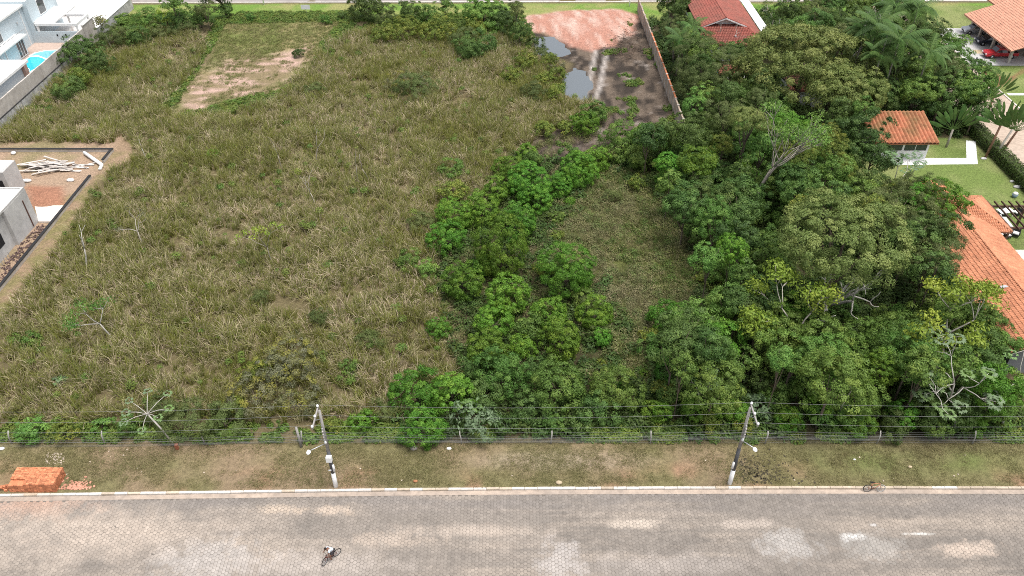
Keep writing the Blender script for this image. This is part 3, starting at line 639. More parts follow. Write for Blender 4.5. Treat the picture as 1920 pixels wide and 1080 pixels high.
def plant(px, py, rpx, sp, H=None, zr=.8, label=None, name=None, cat=None, bark=None, squash=True, loc=None, R=None, group=None):
    zc = 1.5 if H is None else H*.65
    for _ in range(3):
        if loc is None or _ > 0: s = proj(G(px, py, zc))[2]
        else: s = proj((loc[0], loc[1], zc))[2]
        RR = R if R else rpx/s; Rz = RR*zr; zc = Rz*.72 if H is None else max(H-Rz, Rz*.72)
    p = G(px, py, zc) if loc is None else Vector((loc[0], loc[1], zc))
    small = (H is None) or H < 4
    nm = name or ('shrub' if small else 'tree')
    e = empty(nm, (p.x, p.y, 0), prng.random()*6.283)
    v = int(prng.integers(0, 3)); me, k = crown_for(sp, RR, zr, v)
    c = link('crown', me, e); c.location = (0,0,zc); kk = k*(1+prng.normal(0,.05)) if squash else k; c.scale = (kk, k, k*(1+prng.normal(0,.07) if squash else 1))
    t = link('trunk', trunk_for(int(prng.integers(0,4)), bark or BARK), e); tk = max(RR*.9, 1.0); t.scale = (tk, tk, zc*1.05)
    tag(e, label, cat or ('shrub' if small else 'tree'), group)
    ph = PHR[sp]
    if small and 'tree' in ph: ph = ph.replace('tree', 'shrub')
    if not small and 'shrub' in ph: ph = ph.replace('shrub', 'tree')
    e['_sp'] = ph
    if not label: PLANTS.append((e, ph, px, py))
    return e
def grow(r, b, p, d, L, rad, lev, tips, curl=.35, nsplit=(2,3), keep=.68, upw=.25, spread=.62):
    pts = [p]; dd = d.copy(); n = 3
    for i in range(n):
        dd = (dd+Vector(r.normal(0, curl*.35, 3))+Vector((0,0,upw*.15))).normalized(); pts.append(pts[-1]+dd*L/n)
    b.tube(pts, [rad*(1-.4*i/n) for i in range(n+1)], 6 if lev > 1 else 5)
    if lev == 0: tips.append(pts[-1]); return
    for _ in range(int(r.integers(nsplit[0], nsplit[1]+1))):
        q = (dd+Vector(r.normal(0, spread, 3))*Vector((1,1,.75))+Vector((0,0,upw*.4))).normalized()
        grow(r, b, pts[-1], q, L*keep*(.8+.4*r.random()), rad*.58, lev-1, tips, curl, nsplit, keep, upw, spread)
def tips_crown(name, tips, sp, rl, leaf, dens, seed, width=.5, origin=(0,0,0), up=.5):
    r = np.random.default_rng(seed); C = np.array([tuple(t) for t in tips])-np.array(origin); n = len(C); m = max(8, int(dens*2.2*rl*rl/(leaf*leaf*width*.5)))
    idx = np.repeat(np.arange(n), m); q = sphere_dirs(len(idx), r)+np.array([0,0,up]); q /= np.linalg.norm(q, axis=1, keepdims=True)
    P = C[idx]+q*(rl*(.45+.6*r.random(len(idx))))[:,None]*np.array([1.15,1.15,.6]); L = leaf*(.65+.7*r.random(len(idx)))
    V, F = leaf_quads(P, q+r.normal(size=q.shape)*.45, L, L*width, r)
    me = np_mesh(name, V, F, {'rnd': r.random(len(idx)), 'lobe': r.random(n)[idx]}); me.materials.append(LM[sp]); return me
def star_crown(name, tips, seed, leaf=.55, sp='silver', n=9):
    """umbrella whorls of big lobed leaves at the branch ends"""
    r = np.random.default_rng(seed); Ps = []; Ns = []; V = []; F = []; rn = []; lb = []
    for t in tips:
        l_ = r.random()
        for w in range(n):
            a = 6.283*w/n+r.random()*.6; el = r.uniform(-.2,.7); d = Vector((math.cos(a)*math.cos(el), math.sin(a)*math.cos(el), math.sin(el))); c = Vector(t)+d*leaf*.75
            L = leaf*(.6+.5*r.random()); side = Vector((-math.sin(a), math.cos(a), 0)); up = d.cross(side)*-1
            # a palmate leaf: five blades from its centre
            for q in range(5):
                b = a+(q-2)*.85; bd = (Vector((math.cos(b), math.sin(b), -.15))).normalized(); bs = Vector((-math.sin(b), math.cos(b), 0))*L*.14; o = len(V)
                V += [tuple(c), tuple(c+bd*L*.3+bs), tuple(c+bd*L*.6-Vector((0,0,.05*L))), tuple(c+bd*L*.3-bs)]; F.append((o,o+1,o+2,o+3)); rn.append(r.random()); lb.append(l_)
    me = np_mesh(name, V, F, {'rnd': rn, 'lobe': lb}); me.materials.append(LM[sp]); return me
def branchy(px, py, zb, H, name, label, cat, seed, sp=None, bark=None, L0=.4, lev=3, r0=.16, lean=(0,0), rl=.6, leaf=.3, dens=.8, star=False, up=.3, nsplit=(2,3), keep=.68, width=.5, loc=None, spread=.62, curl=.35):
    """tree grown from its foot: px,py is where the foot stands"""
    p = G(px, py, 0) if loc is None else Vector(loc); r = np.random.default_rng(seed); b = MB(); tips = []
    grow(r, b, Vector((0,0,-.1)), Vector((lean[0], lean[1], 1)).normalized(), H*L0, r0, lev, tips, curl, nsplit, keep, up, spread)
    e = empty(name, (p.x,p.y,0), 0, label, cat)
    tr = b.build('trunk', bark or PALE, e)
    if sp:
        me = star_crown('crown', tips, seed, leaf, sp) if star else tips_crown('crown', tips, sp, rl, leaf, dens, seed, width)
        link('crown', me, e)
    if not label: PLANTS.append((e, cat, px, py))
    return e

# --- trees that stand out -----------------------------------------------------------------
e = plant(1582,452,130,'olive',13.4,zr=.62,label='huge domed olive tree with pale limbs beside the terracotta house',name='domed_tree',cat='tree',squash=False)
# pale limbs under its crown
b = MB(); r = np.random.default_rng(4); tp = []
for k in range(6):
    a = -2.7+k*.45; grow(r, b, Vector((math.cos(a)*.4, math.sin(a)*.4-.6, 2.6)), Vector((math.cos(a)*.8, math.sin(a)*.5-.75, 1.25)).normalized(), 3.0, .17, 2, tp, .6, (2,2), .72, .7)
o = b.build('limb', WHITEB, e); o.rotation_euler = (0,0,-e.rotation_euler.z)
e = plant(1508,125,128,'olive',12,zr=.6,label='broad olive crowned tree right of the red tiled house',name='domed_tree',cat='tree',squash=False)
plant(1600,180,62,'olive',9,zr=.7,label='smaller olive crown below the broad olive tree, left of the palms',name='domed_tree',cat='tree')
plant(1560,165,50,'olive',9,zr=.7)
branchy(1412,418,0,14,'bare_tree','grey tree with many bare branches in the middle of the wood','tree',12,'mid',GREYB,.30,4,.22,(.0,.05),.7,.24,.32,nsplit=(3,3),keep=.74,up=.6,spread=.5)
plant(1405,225,42,'olive',11,zr=.6); plant(1490,290,42,'vine',9,zr=.7); plant(1500,325,28,'mid',8)
branchy(1522,690,0,10.5,'yellow_leaf_tree','bright yellow-green tree left of the huge domed tree','tree',22,'lime',PALE,.42,3,.16,(-.25,.05),.95,.30,1.2,nsplit=(3,3))
branchy(1762,690,0,10,'yellow_leaf_tree','bright yellow-green tree between the huge domed tree and terracotta house','tree',25,'lime',PALE,.40,3,.16,(-.1,.1),.95,.30,1.2,nsplit=(3,3))
branchy(1790,808,0,8.5,'white_branched_tree','sprawling white-branched tree with silvery leaf whorls near the fence','tree',31,'silver',WHITEB,.40,3,.16,(.0,.25),leaf=.60,star=True,up=-.1,nsplit=(3,3),keep=.78,spread=1.25,curl=.7)
branchy(1880,800,0,8.0,'white_branched_tree','white-branched silvery tree below the terracotta roof at right edge','tree',36,'silver',WHITEB,.42,3,.13,(.1,.25),leaf=.55,star=True,up=-.1,nsplit=(2,3),keep=.75,spread=1.2,curl=.7)
branchy(1310,770,0,5.5,'white_branched_tree','small silvery tree between clearing and right utility pole','tree',37,'silver',WHITEB,.4,2,.08,(-.2,.25),leaf=.5,star=True,nsplit=(3,3))
branchy(1640,420,0,9,'white_branched_tree','silvery tree behind the huge domed tree, left of the lawn','tree',38,'silver',WHITEB,.5,2,.1,(.1,.1),leaf=.6,star=True,nsplit=(3,4))
def star_tree():
    a = G(330,838); hub = G(276,776,3.6); e = empty('umbrella_tree', (a.x,a.y,0), 0, 'slanting white tree with star-like branches and leaf tufts at the fence', 'tree')
    h = hub-Vector((a.x,a.y,0)); b = MB(); b.tube([(0,0,-.1), h*.5+Vector((.05,0,.1)), h], [.085,.07,.06], 7); tips = []
    for k in range(8):
        an = k*.785+.2; L = (1.7,2.1,1.8,2.2,1.5,1.9,2.0,1.6)[k]; t = h+Vector((math.cos(an)*L, math.sin(an)*L, .25+.25*(k % 3))); b.tube([h, h.lerp(t,.5)+Vector((0,0,.12)), t], [.034,.026,.014], 5); tips.append(t)
    b.build('trunk', WHITEB, e); link('crown', star_crown('crown', tips, 41, .34, 'silver', 7), e)
star_tree()
branchy(212,640,0,4.8,'pale_tree','small pale green tree on forked white trunk in the reeds','tree',43,'mid',WHITEB,.5,2,.09,(-.2,.05),.75,.22,.8,nsplit=(3,3))
branchy(165,508,0,6.0,'dead_tree','dead forked white trunk in the reeds near the building site','dead tree',44,None,WHITEB,.5,2,.10,(-.05,.02),nsplit=(2,2),keep=.5,spread=.3)
branchy(515,500,0,5.5,'young_tree','thin tree with yellow top in the middle of the reeds','tree',45,'lime',GREYB,.5,2,.06,(-.15,.02),.5,.24,.8,nsplit=(3,3))
branchy(672,348,0,4.2,'dead_tree','pair-stemmed thin bare trunk with a green tuft behind the yellow-topped tree','dead tree',46,'vine',GREYB,.7,1,.06,(0,.05),.35,.22,.9,nsplit=(1,2))
branchy(692,345,0,3.6,'dead_tree','short bare grey trunk just right of the tufted thin trunk','dead tree',47,None,GREYB,.7,1,.07,(.05,0),nsplit=(1,2))
branchy(595,310,0,4.0,'dead_tree','short bare grey trunk in the reeds, left of the tufted thin trunk','dead tree',48,None,GREYB,.6,2,.07,(0,0),nsplit=(1,2))
branchy(590,385,0,3.6,'dead_tree','pale twiggy dead trunk nearest above the yellow-topped thin tree','dead tree',49,None,PALE,.5,3,.06,(-.1,0),nsplit=(2,3))
branchy(268,460,0,4.6,'dead_tree','pale twiggy dead tree between forked white trunk and yellow-topped tree','dead tree',50,'grey',PALE,.4,3,.08,(-.05,0),.5,.18,.35,nsplit=(2,3))
branchy(530,318,0,3.8,'dead_tree','slim dead trunk farthest left of those behind the yellow-topped tree','dead tree',51,None,GREYB,.6,2,.06,(-.1,0),nsplit=(1,2))
branchy(278,305,0,3.6,'dead_tree','thin bare stem beside the corner of the building site','dead tree',52,None,WHITEB,.6,1,.05,(-.05,0),nsplit=(1,1))
branchy(210,92,0,5.5,'pale_tree','pale-trunked tree leaning at the blue house boundary wall','tree',53,'grey',WHITEB,.45,2,.09,(-.1,.1),.9,.28,.6,nsplit=(3,3))
branchy(790,175,0,4.2,'dead_tree','spreading grey bush with bare forked stems in the upper reeds','shrub',54,'fine',PALE,.4,3,.09,(0,0),.6,.2,.4,nsplit=(2,3))
branchy(1590,120,0,11,'bare_tree','white leafless tree between the olive crown and the palms','tree',55,None,WHITEB,.35,4,.16,(0,.02),nsplit=(2,3),keep=.72)
branchy(1365,112,0,6,'bare_tree','leafless twiggy tree in front of the red tiled house','tree',56,None,PALE,.35,4,.10,(0,.02),nsplit=(2,3),keep=.72)
branchy(1445,62,0,6,'bare_tree','pale sparse tree at the right corner of the red tiled house','tree',57,'vine',PALE,.4,3,.12,(-.1,.05),.6,.2,.4,nsplit=(2,3))
branchy(1565,790,0,4.5,'bare_tree','crooked bare pale trunk at the fence right of the right pole','dead tree',58,None,PALE,.55,2,.13,(.25,.1),nsplit=(1,2))
branchy(1262,118,0,7,'bare_tree','thin grey twiggy tree behind the brick boundary wall','tree',59,'fine',GREYB,.35,3,.12,(0,0),.8,.22,.5,nsplit=(3,3))
# --- shrubs of the middle: pixel centre, half width ---------------------------------------
for px, py, rp in ((988,286,20),(952,318,30),(933,360,28),(985,342,46),(1008,374,32),(852,408,42),(902,396,38),(838,448,35),(972,418,40),(938,472,54),
                   (1062,512,54),(868,530,44),(952,556,46),(925,606,38),(823,618,27),(912,655,44),(1115,592,38),(1050,640,46),(1028,590,36),
                   (780,735,50),(848,740,48),(795,805,42),(1080,322,40),(1050,350,28),(1118,300,30),(980,655,30),(905,500,26)):
    plant(px, py, rp*.95, 'round', None, zr=1.0 if rp < 54 else 1.2)
for px, py, rp, sp in ((940,702,54,'mid'),(1048,728,58,'mid'),(1152,732,56,'mid'),(985,620,38,'mid'),(895,790,44,'silver'),(990,770,36,'dark'),
                   (1000,300,22,'mid'),(1075,300,26,'dark'),(850,320,28,'mid'),(852,360,30,'vine'),(765,490,28,'mid'),(800,510,24,'mid'),(790,420,26,'fine'),
                   (1120,770,40,'dark'),(1090,560,22,'mid'),(880,690,30,'dark'),(905,740,40,'dark'),(1000,690,26,'dark'),
                   (680,790,26,'round'),(620,800,22,'vine'),(725,770,24,'fine'),(690,640,26,'fine'),(655,690,20,'mid'),(600,600,24,'fine'),(490,560,20,'fine'),(400,290,14,'round'),(590,170,20,'fine'),(560,100,12,'dark'),
                   (350,790,50,'fine'),(300,770,34,'fine'),(420,790,40,'fine'),(445,765,26,'vine'),(510,700,48,'grey'),(560,690,44,'grey'),(480,745,46,'grey'),(560,755,42,'grey'),(540,660,40,'grey'),(480,700,30,'vine'),
                   (240,800,24,'mid'),(190,800,20,'mid'),(60,808,30,'mid'),(120,812,26,'vine'),(30,640,16,'mid'),(110,715,14,'silver'),(60,640,20,'mid')):
    plant(px, py, rp, sp, None, zr=.8)
# --- far edge and left boundary -------------------------------------------------------------
for px, py, rp, sp, H in ((690,16,36,'dark',5),(715,28,26,'fine',3.4),(770,22,26,'dark',4.5),(800,30,24,'mid',3.4),(835,14,20,'mid',4.6),(905,28,46,'mid',4.6),(945,42,34,'dark',3.8),(890,52,26,'vine',2.4),
                   (868,72,28,'fine',3),(880,92,30,'dark',3),(905,88,30,'dark',3),(1002,82,18,'dark',2.4),(985,118,26,'vine',2.6),(960,145,24,'vine',2.4),(1020,150,20,'vine',2.2),(1000,175,26,'fine',2.4),
                   (975,60,22,'dark',4.2),(760,55,30,'vine',2.2),(820,58,34,'vine',2.2),(720,66,26,'vine',2),(780,165,36,'fine',2.6),(745,160,22,'grey',2.4),(1040,178,22,'vine',2),(1032,116,22,'vine',2),(1046,142,20,'vine',2),(1016,104,18,'fine',2),(1048,128,16,'grey',2),
                   (160,105,44,'dark',4.6),(205,70,30,'fine',4),(230,48,24,'mid',3.6),(255,72,26,'dark',3.4),(280,40,28,'mid',3.4),(310,30,26,'lime',4),(325,8,24,'mid',7),(340,40,28,'dark',4),(375,36,24,'dark',3.4),
                   (385,20,20,'fine',5),(425,18,14,'dark',2.6),(128,168,34,'dark',3),(150,150,24,'vine',3),(185,125,30,'dark',3.2),(300,62,22,'fine',2.4),(345,58,22,'fine',2.6),(470,34,10,'mid',1.6),(610,38,12,'mid',1.8),(642,30,10,'dark',1.8)):
    plant(px, py, rp, sp, H if H > 2.5 else None, zr=.8)
branchy(425,28,0,7.5,'verge_tree','spreading dark tree with thick trunk on the far verge','tree',61,'dark',BARK,.3,3,.28,(.02,.05),1.1,.32,1.1,nsplit=(3,4),keep=.75)
branchy(1245,150,0,7,'vine_tree','dark tree trunk wrapped in creepers at the mud edge','tree',62,'mid',BARK,.4,2,.2,(0,0),.8,.3,.7) if False else None
e = plant(968,16,16,'fine',8,zr=1.6,label='creeper-wrapped trunk beside the pink earth mound',name='creeper_trunk',cat='tree')
# --- the wood on the right -------------------------------------------------------------------
taken = [(o.location.x, o.location.y) for o in COL.objects if o.type == 'EMPTY' and o.get('category') in ('tree','shrub') and o.get('label')]
KEEP = ((27.8,53.2,34.8,59.2),(-200,0,200,44.9),(44.6,84,63.2,97.2),(43.4,50,63.2,84),(64.4,40,200,200),(30,114.5,43,147),(0,94,26.2,152))
def fill(poly, sp_w, Hr, Rr, sep, seed, n=900, avoid=()):
    r = np.random.default_rng(seed); lo = np.min(poly, 0); hi = np.max(poly, 0); got = []
    for _ in range(n):
        px, py = lo[0]+(hi[0]-lo[0])*r.random(), lo[1]+(hi[1]-lo[1])*r.random()
        if sdist(np.array([px]), np.array([py]), np.array(poly, float))[0] < 0: continue
        if any(a[0] < px < a[2] and a[1] < py < a[3] for a in avoid): continue
        H = Hr[0]+(Hr[1]-Hr[0])*r.random(); R = Rr[0]+(Rr[1]-Rr[0])*r.random(); p = G(px, py, H-R*.8)
        if any(q[0] < p.x < q[2] and q[1] < p.y < q[3] for q in KEEP): continue
        if any((p.x-a)**2+(p.y-b_)**2 < (sep*(.75+.5*r.random()))**2 for a, b_ in got): continue
        got.append((p.x, p.y)); sp = r.choice(list(sp_w), p=np.array(list(sp_w.values()))/sum(sp_w.values()))
        plant(px, py, 0, str(sp), H, zr=.8+.2*(R < 1.8), R=R)
W1 = {'mid':.54,'dark':.28,'round':.14,'vine':.04}
fill([(1335,500),(1270,370),(1205,262),(1260,245),(1340,235),(1440,215),(1560,240),(1640,330),(1700,350),(1740,390),(1460,400),(1440,450),(1460,520),(1480,560),(1420,600),(1330,560)], {'mid':.35,'dark':.5,'round':.1,'vine':.05}, (5,9), (1.2,3.1), 2.9, 71, avoid=((1395,280,1450,440),))
fill([(1330,560),(1460,560),(1560,610),(1700,600),(1800,560),(1850,640),(1900,740),(1900,790),(1420,790),(1300,760),(1255,700),(1255,650),(1320,575)], W1, (4,8), (1.1,2.9), 2.5, 72, avoid=((1690,690,1860,780),))
fill([(1260,640),(1330,570),(1460,540),(1700,600),(1800,600),(1880,700),(1900,830),(1230,830),(1240,720)], {'mid':.5,'dark':.3,'round':.2}, (1.9,2.6), (.9,1.5), 1.9, 79)
fill([(1220,300),(1300,250),(1440,230),(1600,280),(1600,380),(1470,380),(1450,500),(1420,560),(1340,520),(1290,400)], {'mid':.5,'dark':.4,'round':.1}, (2.2,3.4), (1.1,1.7), 2.3, 80)
fill([(1700,690),(1860,690),(1900,800),(1700,800)], {'dark':.6,'mid':.4}, (2.6,4), (1.2,1.8), 2.0, 73)
fill([(1640,380),(1760,345),(1792,400),(1800,470),(1745,520),(1715,470)], {'fine':.5,'dark':.3,'mid':.2}, (6,9), (1.6,2.5), 2.4, 74)
fill([(1440,20),(1560,0),(1620,-10),(1790,0),(1812,60),(1800,100),(1842,150),(1850,215),(1735,225),(1625,218),(1560,215),(1655,150),(1640,100),(1560,60),(1450,70)], {'dark':.55,'mid':.3,'fine':.15}, (6,9), (1.8,2.8), 3.0, 75)
fill([(1205,20),(1284,5),(1290,60),(1325,95),(1335,130),(1400,160),(1440,150),(1480,190),(1380,215),(1300,222),(1265,190)], {'dark':.5,'mid':.3,'fine':.2}, (5,8), (1.6,2.4), 2.7, 76, avoid=((1335,75,1415,158),))
plant(1325,140,62,'fine',10,zr=1.1,label='big feathery dull green tree in front of the red tiled house',name='tree',cat='tree')
plant(1638,292,46,'dark',6.5); plant(1610,250,46,'dark',7.5); plant(1752,374,58,'round',7.5,zr=.6,label='spreading bright green tree at the lawn edge by terracotta roof',name='tree',cat='tree')
plant(1855,610,38,'mid',5.5); plant(1840,650,40,'dark',5); plant(1815,180,30,'round',6); plant(1725,400,40,'fine',7); plant(1760,455,45,'fine',8,label='grey-green tree overhanging the terracotta roof',name='tree',cat='tree')
plant(1262,10,30,'dark',8); plant(1270,60,30,'fine',7);
for q_ in ((62,100.5,2.8,8),(60.5,105,3.0,9),(62.6,109.5,3.0,8.5),(60,114,3.0,9),(62.8,119,3.1,9),(61,124,3.2,9.5),(63,130,3.2,9.5),(61.5,136,3.2,9.5),(63.2,141,3.0,9),(58,99.5,2.6,6.5),(54.5,99.2,2.5,6),(51,99,2.4,6),(47.5,98.8,2.4,6.5),(57,106,3,8.5),(55,112,3,9)):
    a_ = proj((q_[0],q_[1],q_[3]*.65)); plant(a_[0],a_[1],0,('dark','mid','dark')[int(q_[1])%3],q_[3],zr=.9,loc=q_[:2],R=q_[2])
plant(1400,98,26,'dark',5,label='dark round-leaved tree against the white wall of red tiled house',name='tree',cat='tree'); plant(1372,100,24,'dark',4.6)
for px, py, rp, sp in ((1200,300,34,'mid'),(1165,265,40,'mid'),(1215,262,36,'round'),(1310,440,30,'mid'),(1330,520,26,'vine'),(1255,600,40,'round'),(1310,600,40,'mid'),(1235,655,36,'mid'),(1270,700,40,'round'),(1245,735,30,'vine'),(1225,770,24,'round'),(1190,345,18,'vine'),(1150,370,18,'fine'),
                       (1420,770,30,'silver'),(1480,790,28,'round'),(1540,780,30,'mid'),(1610,790,34,'round'),(1680,795,34,'dark'),(1750,800,34,'mid'),(1820,795,30,'round'),(1395,800,24,'vine'),(1330,790,26,'vine'),(1090,790,28,'dark'),(1040,795,22,'mid'),(950,795,24,'dark'),
                       (1020,245,22,'vine'),(1115,215,26,'mid'),(1095,232,28,'round'),(1060,240,20,'vine')):
    plant(px, py, rp, sp, None, zr=.85)
for q_ in ((42.4,67.5,2.2,6.2),(42.2,59.6,2.0,5.0),(42.8,55.2,2.1,5.2),(43.0,71.5,2.3,6.5),(43.6,52.2,1.7,4.4)):
    a_ = proj((q_[0],q_[1],q_[3]*.65)); plant(a_[0],a_[1],0,('fine','mid','dark')[int(q_[1])%3],q_[3],zr=.85,loc=q_[:2],R=q_[2])
rc = np.random.default_rng(88); ce = PG['clearing']; ck = 0
while ck < 34:
    i_ = int(rc.integers(0, len(ce))); t_ = rc.random(); p_ = ce[i_]*(1-t_)+ce[(i_+1) % len(ce)]*t_+rc.normal(0,1.3,2); R_c = .45+.8*rc.random(); a_ = proj((p_[0],p_[1],R_c*.6))
    plant(a_[0],a_[1],0,str(rc.choice(['mid','fine','vine','round','mid'])),None,zr=.85,loc=tuple(p_),R=R_c); ck += 1
# --- palms -----------------------------------------------------------------------------------
def frond_mesh(L, n, wl, droop, seed):
    r = np.random.default_rng(seed); V = []; F = []; rn = []
    def c(s): return Vector((L*s*(1-.18*s*droop), 0, L*(.55*s-droop*s*s)))
    for k in range(1, n):
        s = k/n; p = c(s); ll = wl*math.sin(math.pi*(.12+.8*s))**.7
        for sd in (-1, 1):
            d = Vector((.45, sd*.8, -.45-.2*r.random())).normalized(); o = len(V); w = Vector((.06*L/n*9, 0, 0))*.85
            V += [tuple(p-w), tuple(p+w), tuple(p+d*ll+w*.3), tuple(p+d*ll-w*.3)]; F.append((o,o+1,o+2,o+3)); rn.append(r.random())
    o = len(V)
    for k in range(9):
        p = c(k/8); V += [(p.x,-.03*(1-k/9),p.z+.01),(p.x,.03*(1-k/9),p.z+.01)]
        if k: F.append((o+2*k-2,o+2*k-1,o+2*k+1,o+2*k)); rn.append(.9)
    me = np_mesh('frond', V, F, {'rnd': rn, 'lobe': [.3]*len(F)}); me.materials.append(LM['palm']); return me
FRO = [frond_mesh(3.2, 34, .85, d, 80+i) for i, d in enumerate((.45,.75,1.1))]
def palm(px, py, H, label, k=1.0, n=15, lean=0.0):
    H = H+1.8 if H > 7 else H; k = k*1.1
    p = G(px, py, H); e = empty('palm_tree', (p.x,p.y,0), 0, label, 'palm tree')
    MB().tube([(lean,0,-.05),(lean*.6,0,H*.4),(lean*.2,0,H*.75),(0,0,H)], [.16,.12,.10,.11], 7).build('trunk', GREYB, e)
    for i in range(n):
        f = link('frond', FRO[i % 3], e); f.location = (0,0,H); f.scale = (k,k,k); f.rotation_euler = (0, prng.normal(0,.12)-(.35 if i % 3 == 0 else 0), i*2.4+prng.normal(0,.1))
for a in ((1647,47,10.5,'palm with pale crownshaft leftmost of the tall palm row',1.1),(1680,14,11,'palm farthest back among the tall palms at top',1.1),(1722,14,11,'palm with dry hanging frond right of the farthest palm',1.05),
          (1687,74,10,'palm in the middle of the tall palm cluster',1.15),(1742,98,8.5,'lowest right palm of the tall cluster, yellow tipped',1.0),(1652,104,8,'lowest left palm of the tall cluster',.9),(1622,56,9.5,'dark palm left of the tall palm row, touching olive crown',.95),
          (1277,72,6.5,'single light green palm behind the brick boundary wall',.9),(1298,50,6,'short palm between brick wall and red tiled house',.8)): palm(*a)
def paddle(L, seed):
    b = []; V = []; F = []; rn = []; r = np.random.default_rng(seed)
    n = 8; w = .23
    for k in range(n+1):
        s = k/n; y = .0; z = L*(.45+.55*s); bend = .25*s*s; ww = w*math.sin(math.pi*(.08+.84*s))**.6
        V += [(-ww, bend, z),(0, bend-.05, z),(ww, bend, z)]
        if k:
            o = 3*k; F += [(o-3,o-2,o+1,o),(o-2,o-1,o+2,o+1)]; rn += [r.random()]*2
    o = len(V); V += [(-.035,0,0),(.035,0,0),(.03,0,L*.46),(-.03,0,L*.46)]; F.append((o,o+1,o+2,o+3)); rn.append(1.)
    me = np_mesh('leaf', V, F, {'rnd': rn, 'lobe': [.4]*len(F)}); me.materials.append(LM['palm']); return me
PAD = [paddle(3.2, 5), paddle(2.8, 6)]
def traveller(px, py, H, label, rz, k=1.0, n=13, red=True, lean=0):
    p = G(px, py, 0); e = empty('fan_palm', (p.x,p.y,0), 0, label, 'palm tree')
    MB().tube([(0,0,-.05),(lean*.5,0,H*.5),(lean,0,H)], [.17,.14,.13], 8).build('trunk', PALE if not red else mat('bark_red', (.25,.14,.09), .9, .25, 3, .3), e)
    for i in range(n):
        f = link('leaf', PAD[i % 2], e); f.location = (lean,0,H-.1); f.scale = (k,k,k); f.rotation_mode = 'ZYX'; f.rotation_euler = (prng.normal(0,.08), (i-(n-1)/2)*.2+prng.normal(0,.04), rz)
traveller(1848,295,4.6,'fan palm with reddish trunk in the clump by the hedge',.4,1.15,lean=.2)
traveller(1862,297,4.2,'fan palm with pale slanting trunk in the clump by the hedge',-.3,1.1,red=False,lean=.9)
traveller(1874,292,3.6,'shortest fan palm of the clump, nearest the street kerb',.1,1.0,lean=.9)
traveller(1774,276,2.6,'lone fan palm on the lawn right of the pavilion',.15,1.15,red=False)
traveller(1846,225,4.0,'fan palm standing beyond the clump, near the side street',.2,1.0)
traveller(1700+120,232,3.4,'fan palm behind the lone lawn palm, before the dark trees',-.2,1.0)

# --- labels of the plants that share a look: told apart by the nearest landmark --------------
LANDM = [('the huge domed olive tree',1582,458),('the grey bare-branched tree',1440,310),('the left utility pole',605,830),('the right utility pole',1385,830),('the brick boundary wall',1228,130),
         ('the orange-roofed pavilion',1690,250),('the terracotta house',1850,520),('the puddle by the tracks',1082,158),('the white-branched tree',1780,700),('the red tiled house',1360,50),
         ('the tall palms',1690,60),('the pale sand patch',455,140),('the blue house pool',60,115),('the clearing',1190,500),('the lone round shrub',823,618),('the yellow-topped tree',505,440),
         ('the pink earth mound',1090,50),('the star-branched tree',280,780),('the broad olive crown',1508,125),('the side street',1880,230)]
ORD = ['closest','second closest','third closest','fourth closest','fifth closest','sixth closest','seventh closest','eighth closest','ninth closest','tenth closest']
grp = {}
for e, ph, px, py in PLANTS:
    d, nm, dx, dy = min((math.hypot(px-a, py-b_), nm, px-a, py-b_) for nm, a, b_ in LANDM)
    rel = ('left of' if dx < 0 else 'right of') if abs(dx) > abs(dy)*1.1 else ('behind' if dy < 0 else 'in front of')
    grp.setdefault((ph, rel, nm), []).append((d, e))
for (ph, rel, nm), lst in grp.items():
    lst.sort(key=lambda q: q[0])
    for i, (d, e) in enumerate(lst):
        e['label'] = '%s %s %s' % (ph, rel, nm) if len(lst) == 1 else '%s, %s one %s %s' % (ph, ORD[min(i,9)] if i < 10 else '%dth closest' % (i+1), rel, nm)
        e['group'] = ph+'s of the lot'
for o in COL.objects:
    if '_sp' in o: del o['_sp']
# ------------------------------------------------------------------ buildings
PB = mat('paint_pale_blue', (.52,.60,.64), .7, .06, .6, 0, .12, .2, (.45,.53,.57)); PW = mat('paint_white', (.80,.80,.79), .6, .05, 1, 0, .08, .3, (.68,.67,.65))
CON = mat('raw_concrete', (.52,.51,.495), .9, .14, 1.2, .2, .25, .35, (.38,.37,.355)); CONW = mat('pale_concrete', (.52,.48,.44), .9, .16, 1.4, .15, .3, .6, (.36,.32,.28))
WASH = mat('whitewash', (.55,.54,.53), .9, .25, 2.2, .3, .35, .9, (.30,.29,.28)); SLAB = mat('roof_slab_white', (.78,.78,.76), .8, .05, .7, 0, .1, .3, (.66,.65,.63))
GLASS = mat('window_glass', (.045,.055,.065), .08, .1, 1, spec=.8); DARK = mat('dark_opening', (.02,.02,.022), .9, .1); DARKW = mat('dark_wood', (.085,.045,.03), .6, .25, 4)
TILE_R = mat('tile_red', (.31,.095,.072), .8, .26, 1.8, .2, .3, .4, (.22,.095,.072)); TILE_O = mat('tile_terracotta', (.56,.25,.14), .8, .26, 1.8, .2, .3, .4, (.42,.175,.095)); TILE_P = mat('tile_pale', (.55,.29,.20), .8, .15, 1.2, .2, .2, .25, (.46,.23,.16))
TILE_M = mat('tile_mossy', (.44,.165,.09), .85, .28, 2, .2, .42, .45, (.12,.11,.045))
PAVE = mat('pink_paving', (.48,.37,.31), .85, .14, 2.5, .1); METAL = mat('galvanised', (.55,.56,.57), .45, .1, 3, metal=.6); BLK = mat('black_bitumen', (.025,.025,.027), .7, .2, 3)
POOLW = mat('pool_water', (.04,.50,.60), .06, .12, 3, 0, .2, .6, (.03,.40,.52), spec=.6); TEAK = mat('deck_wood', (.23,.12,.085), .7, .2, 4)
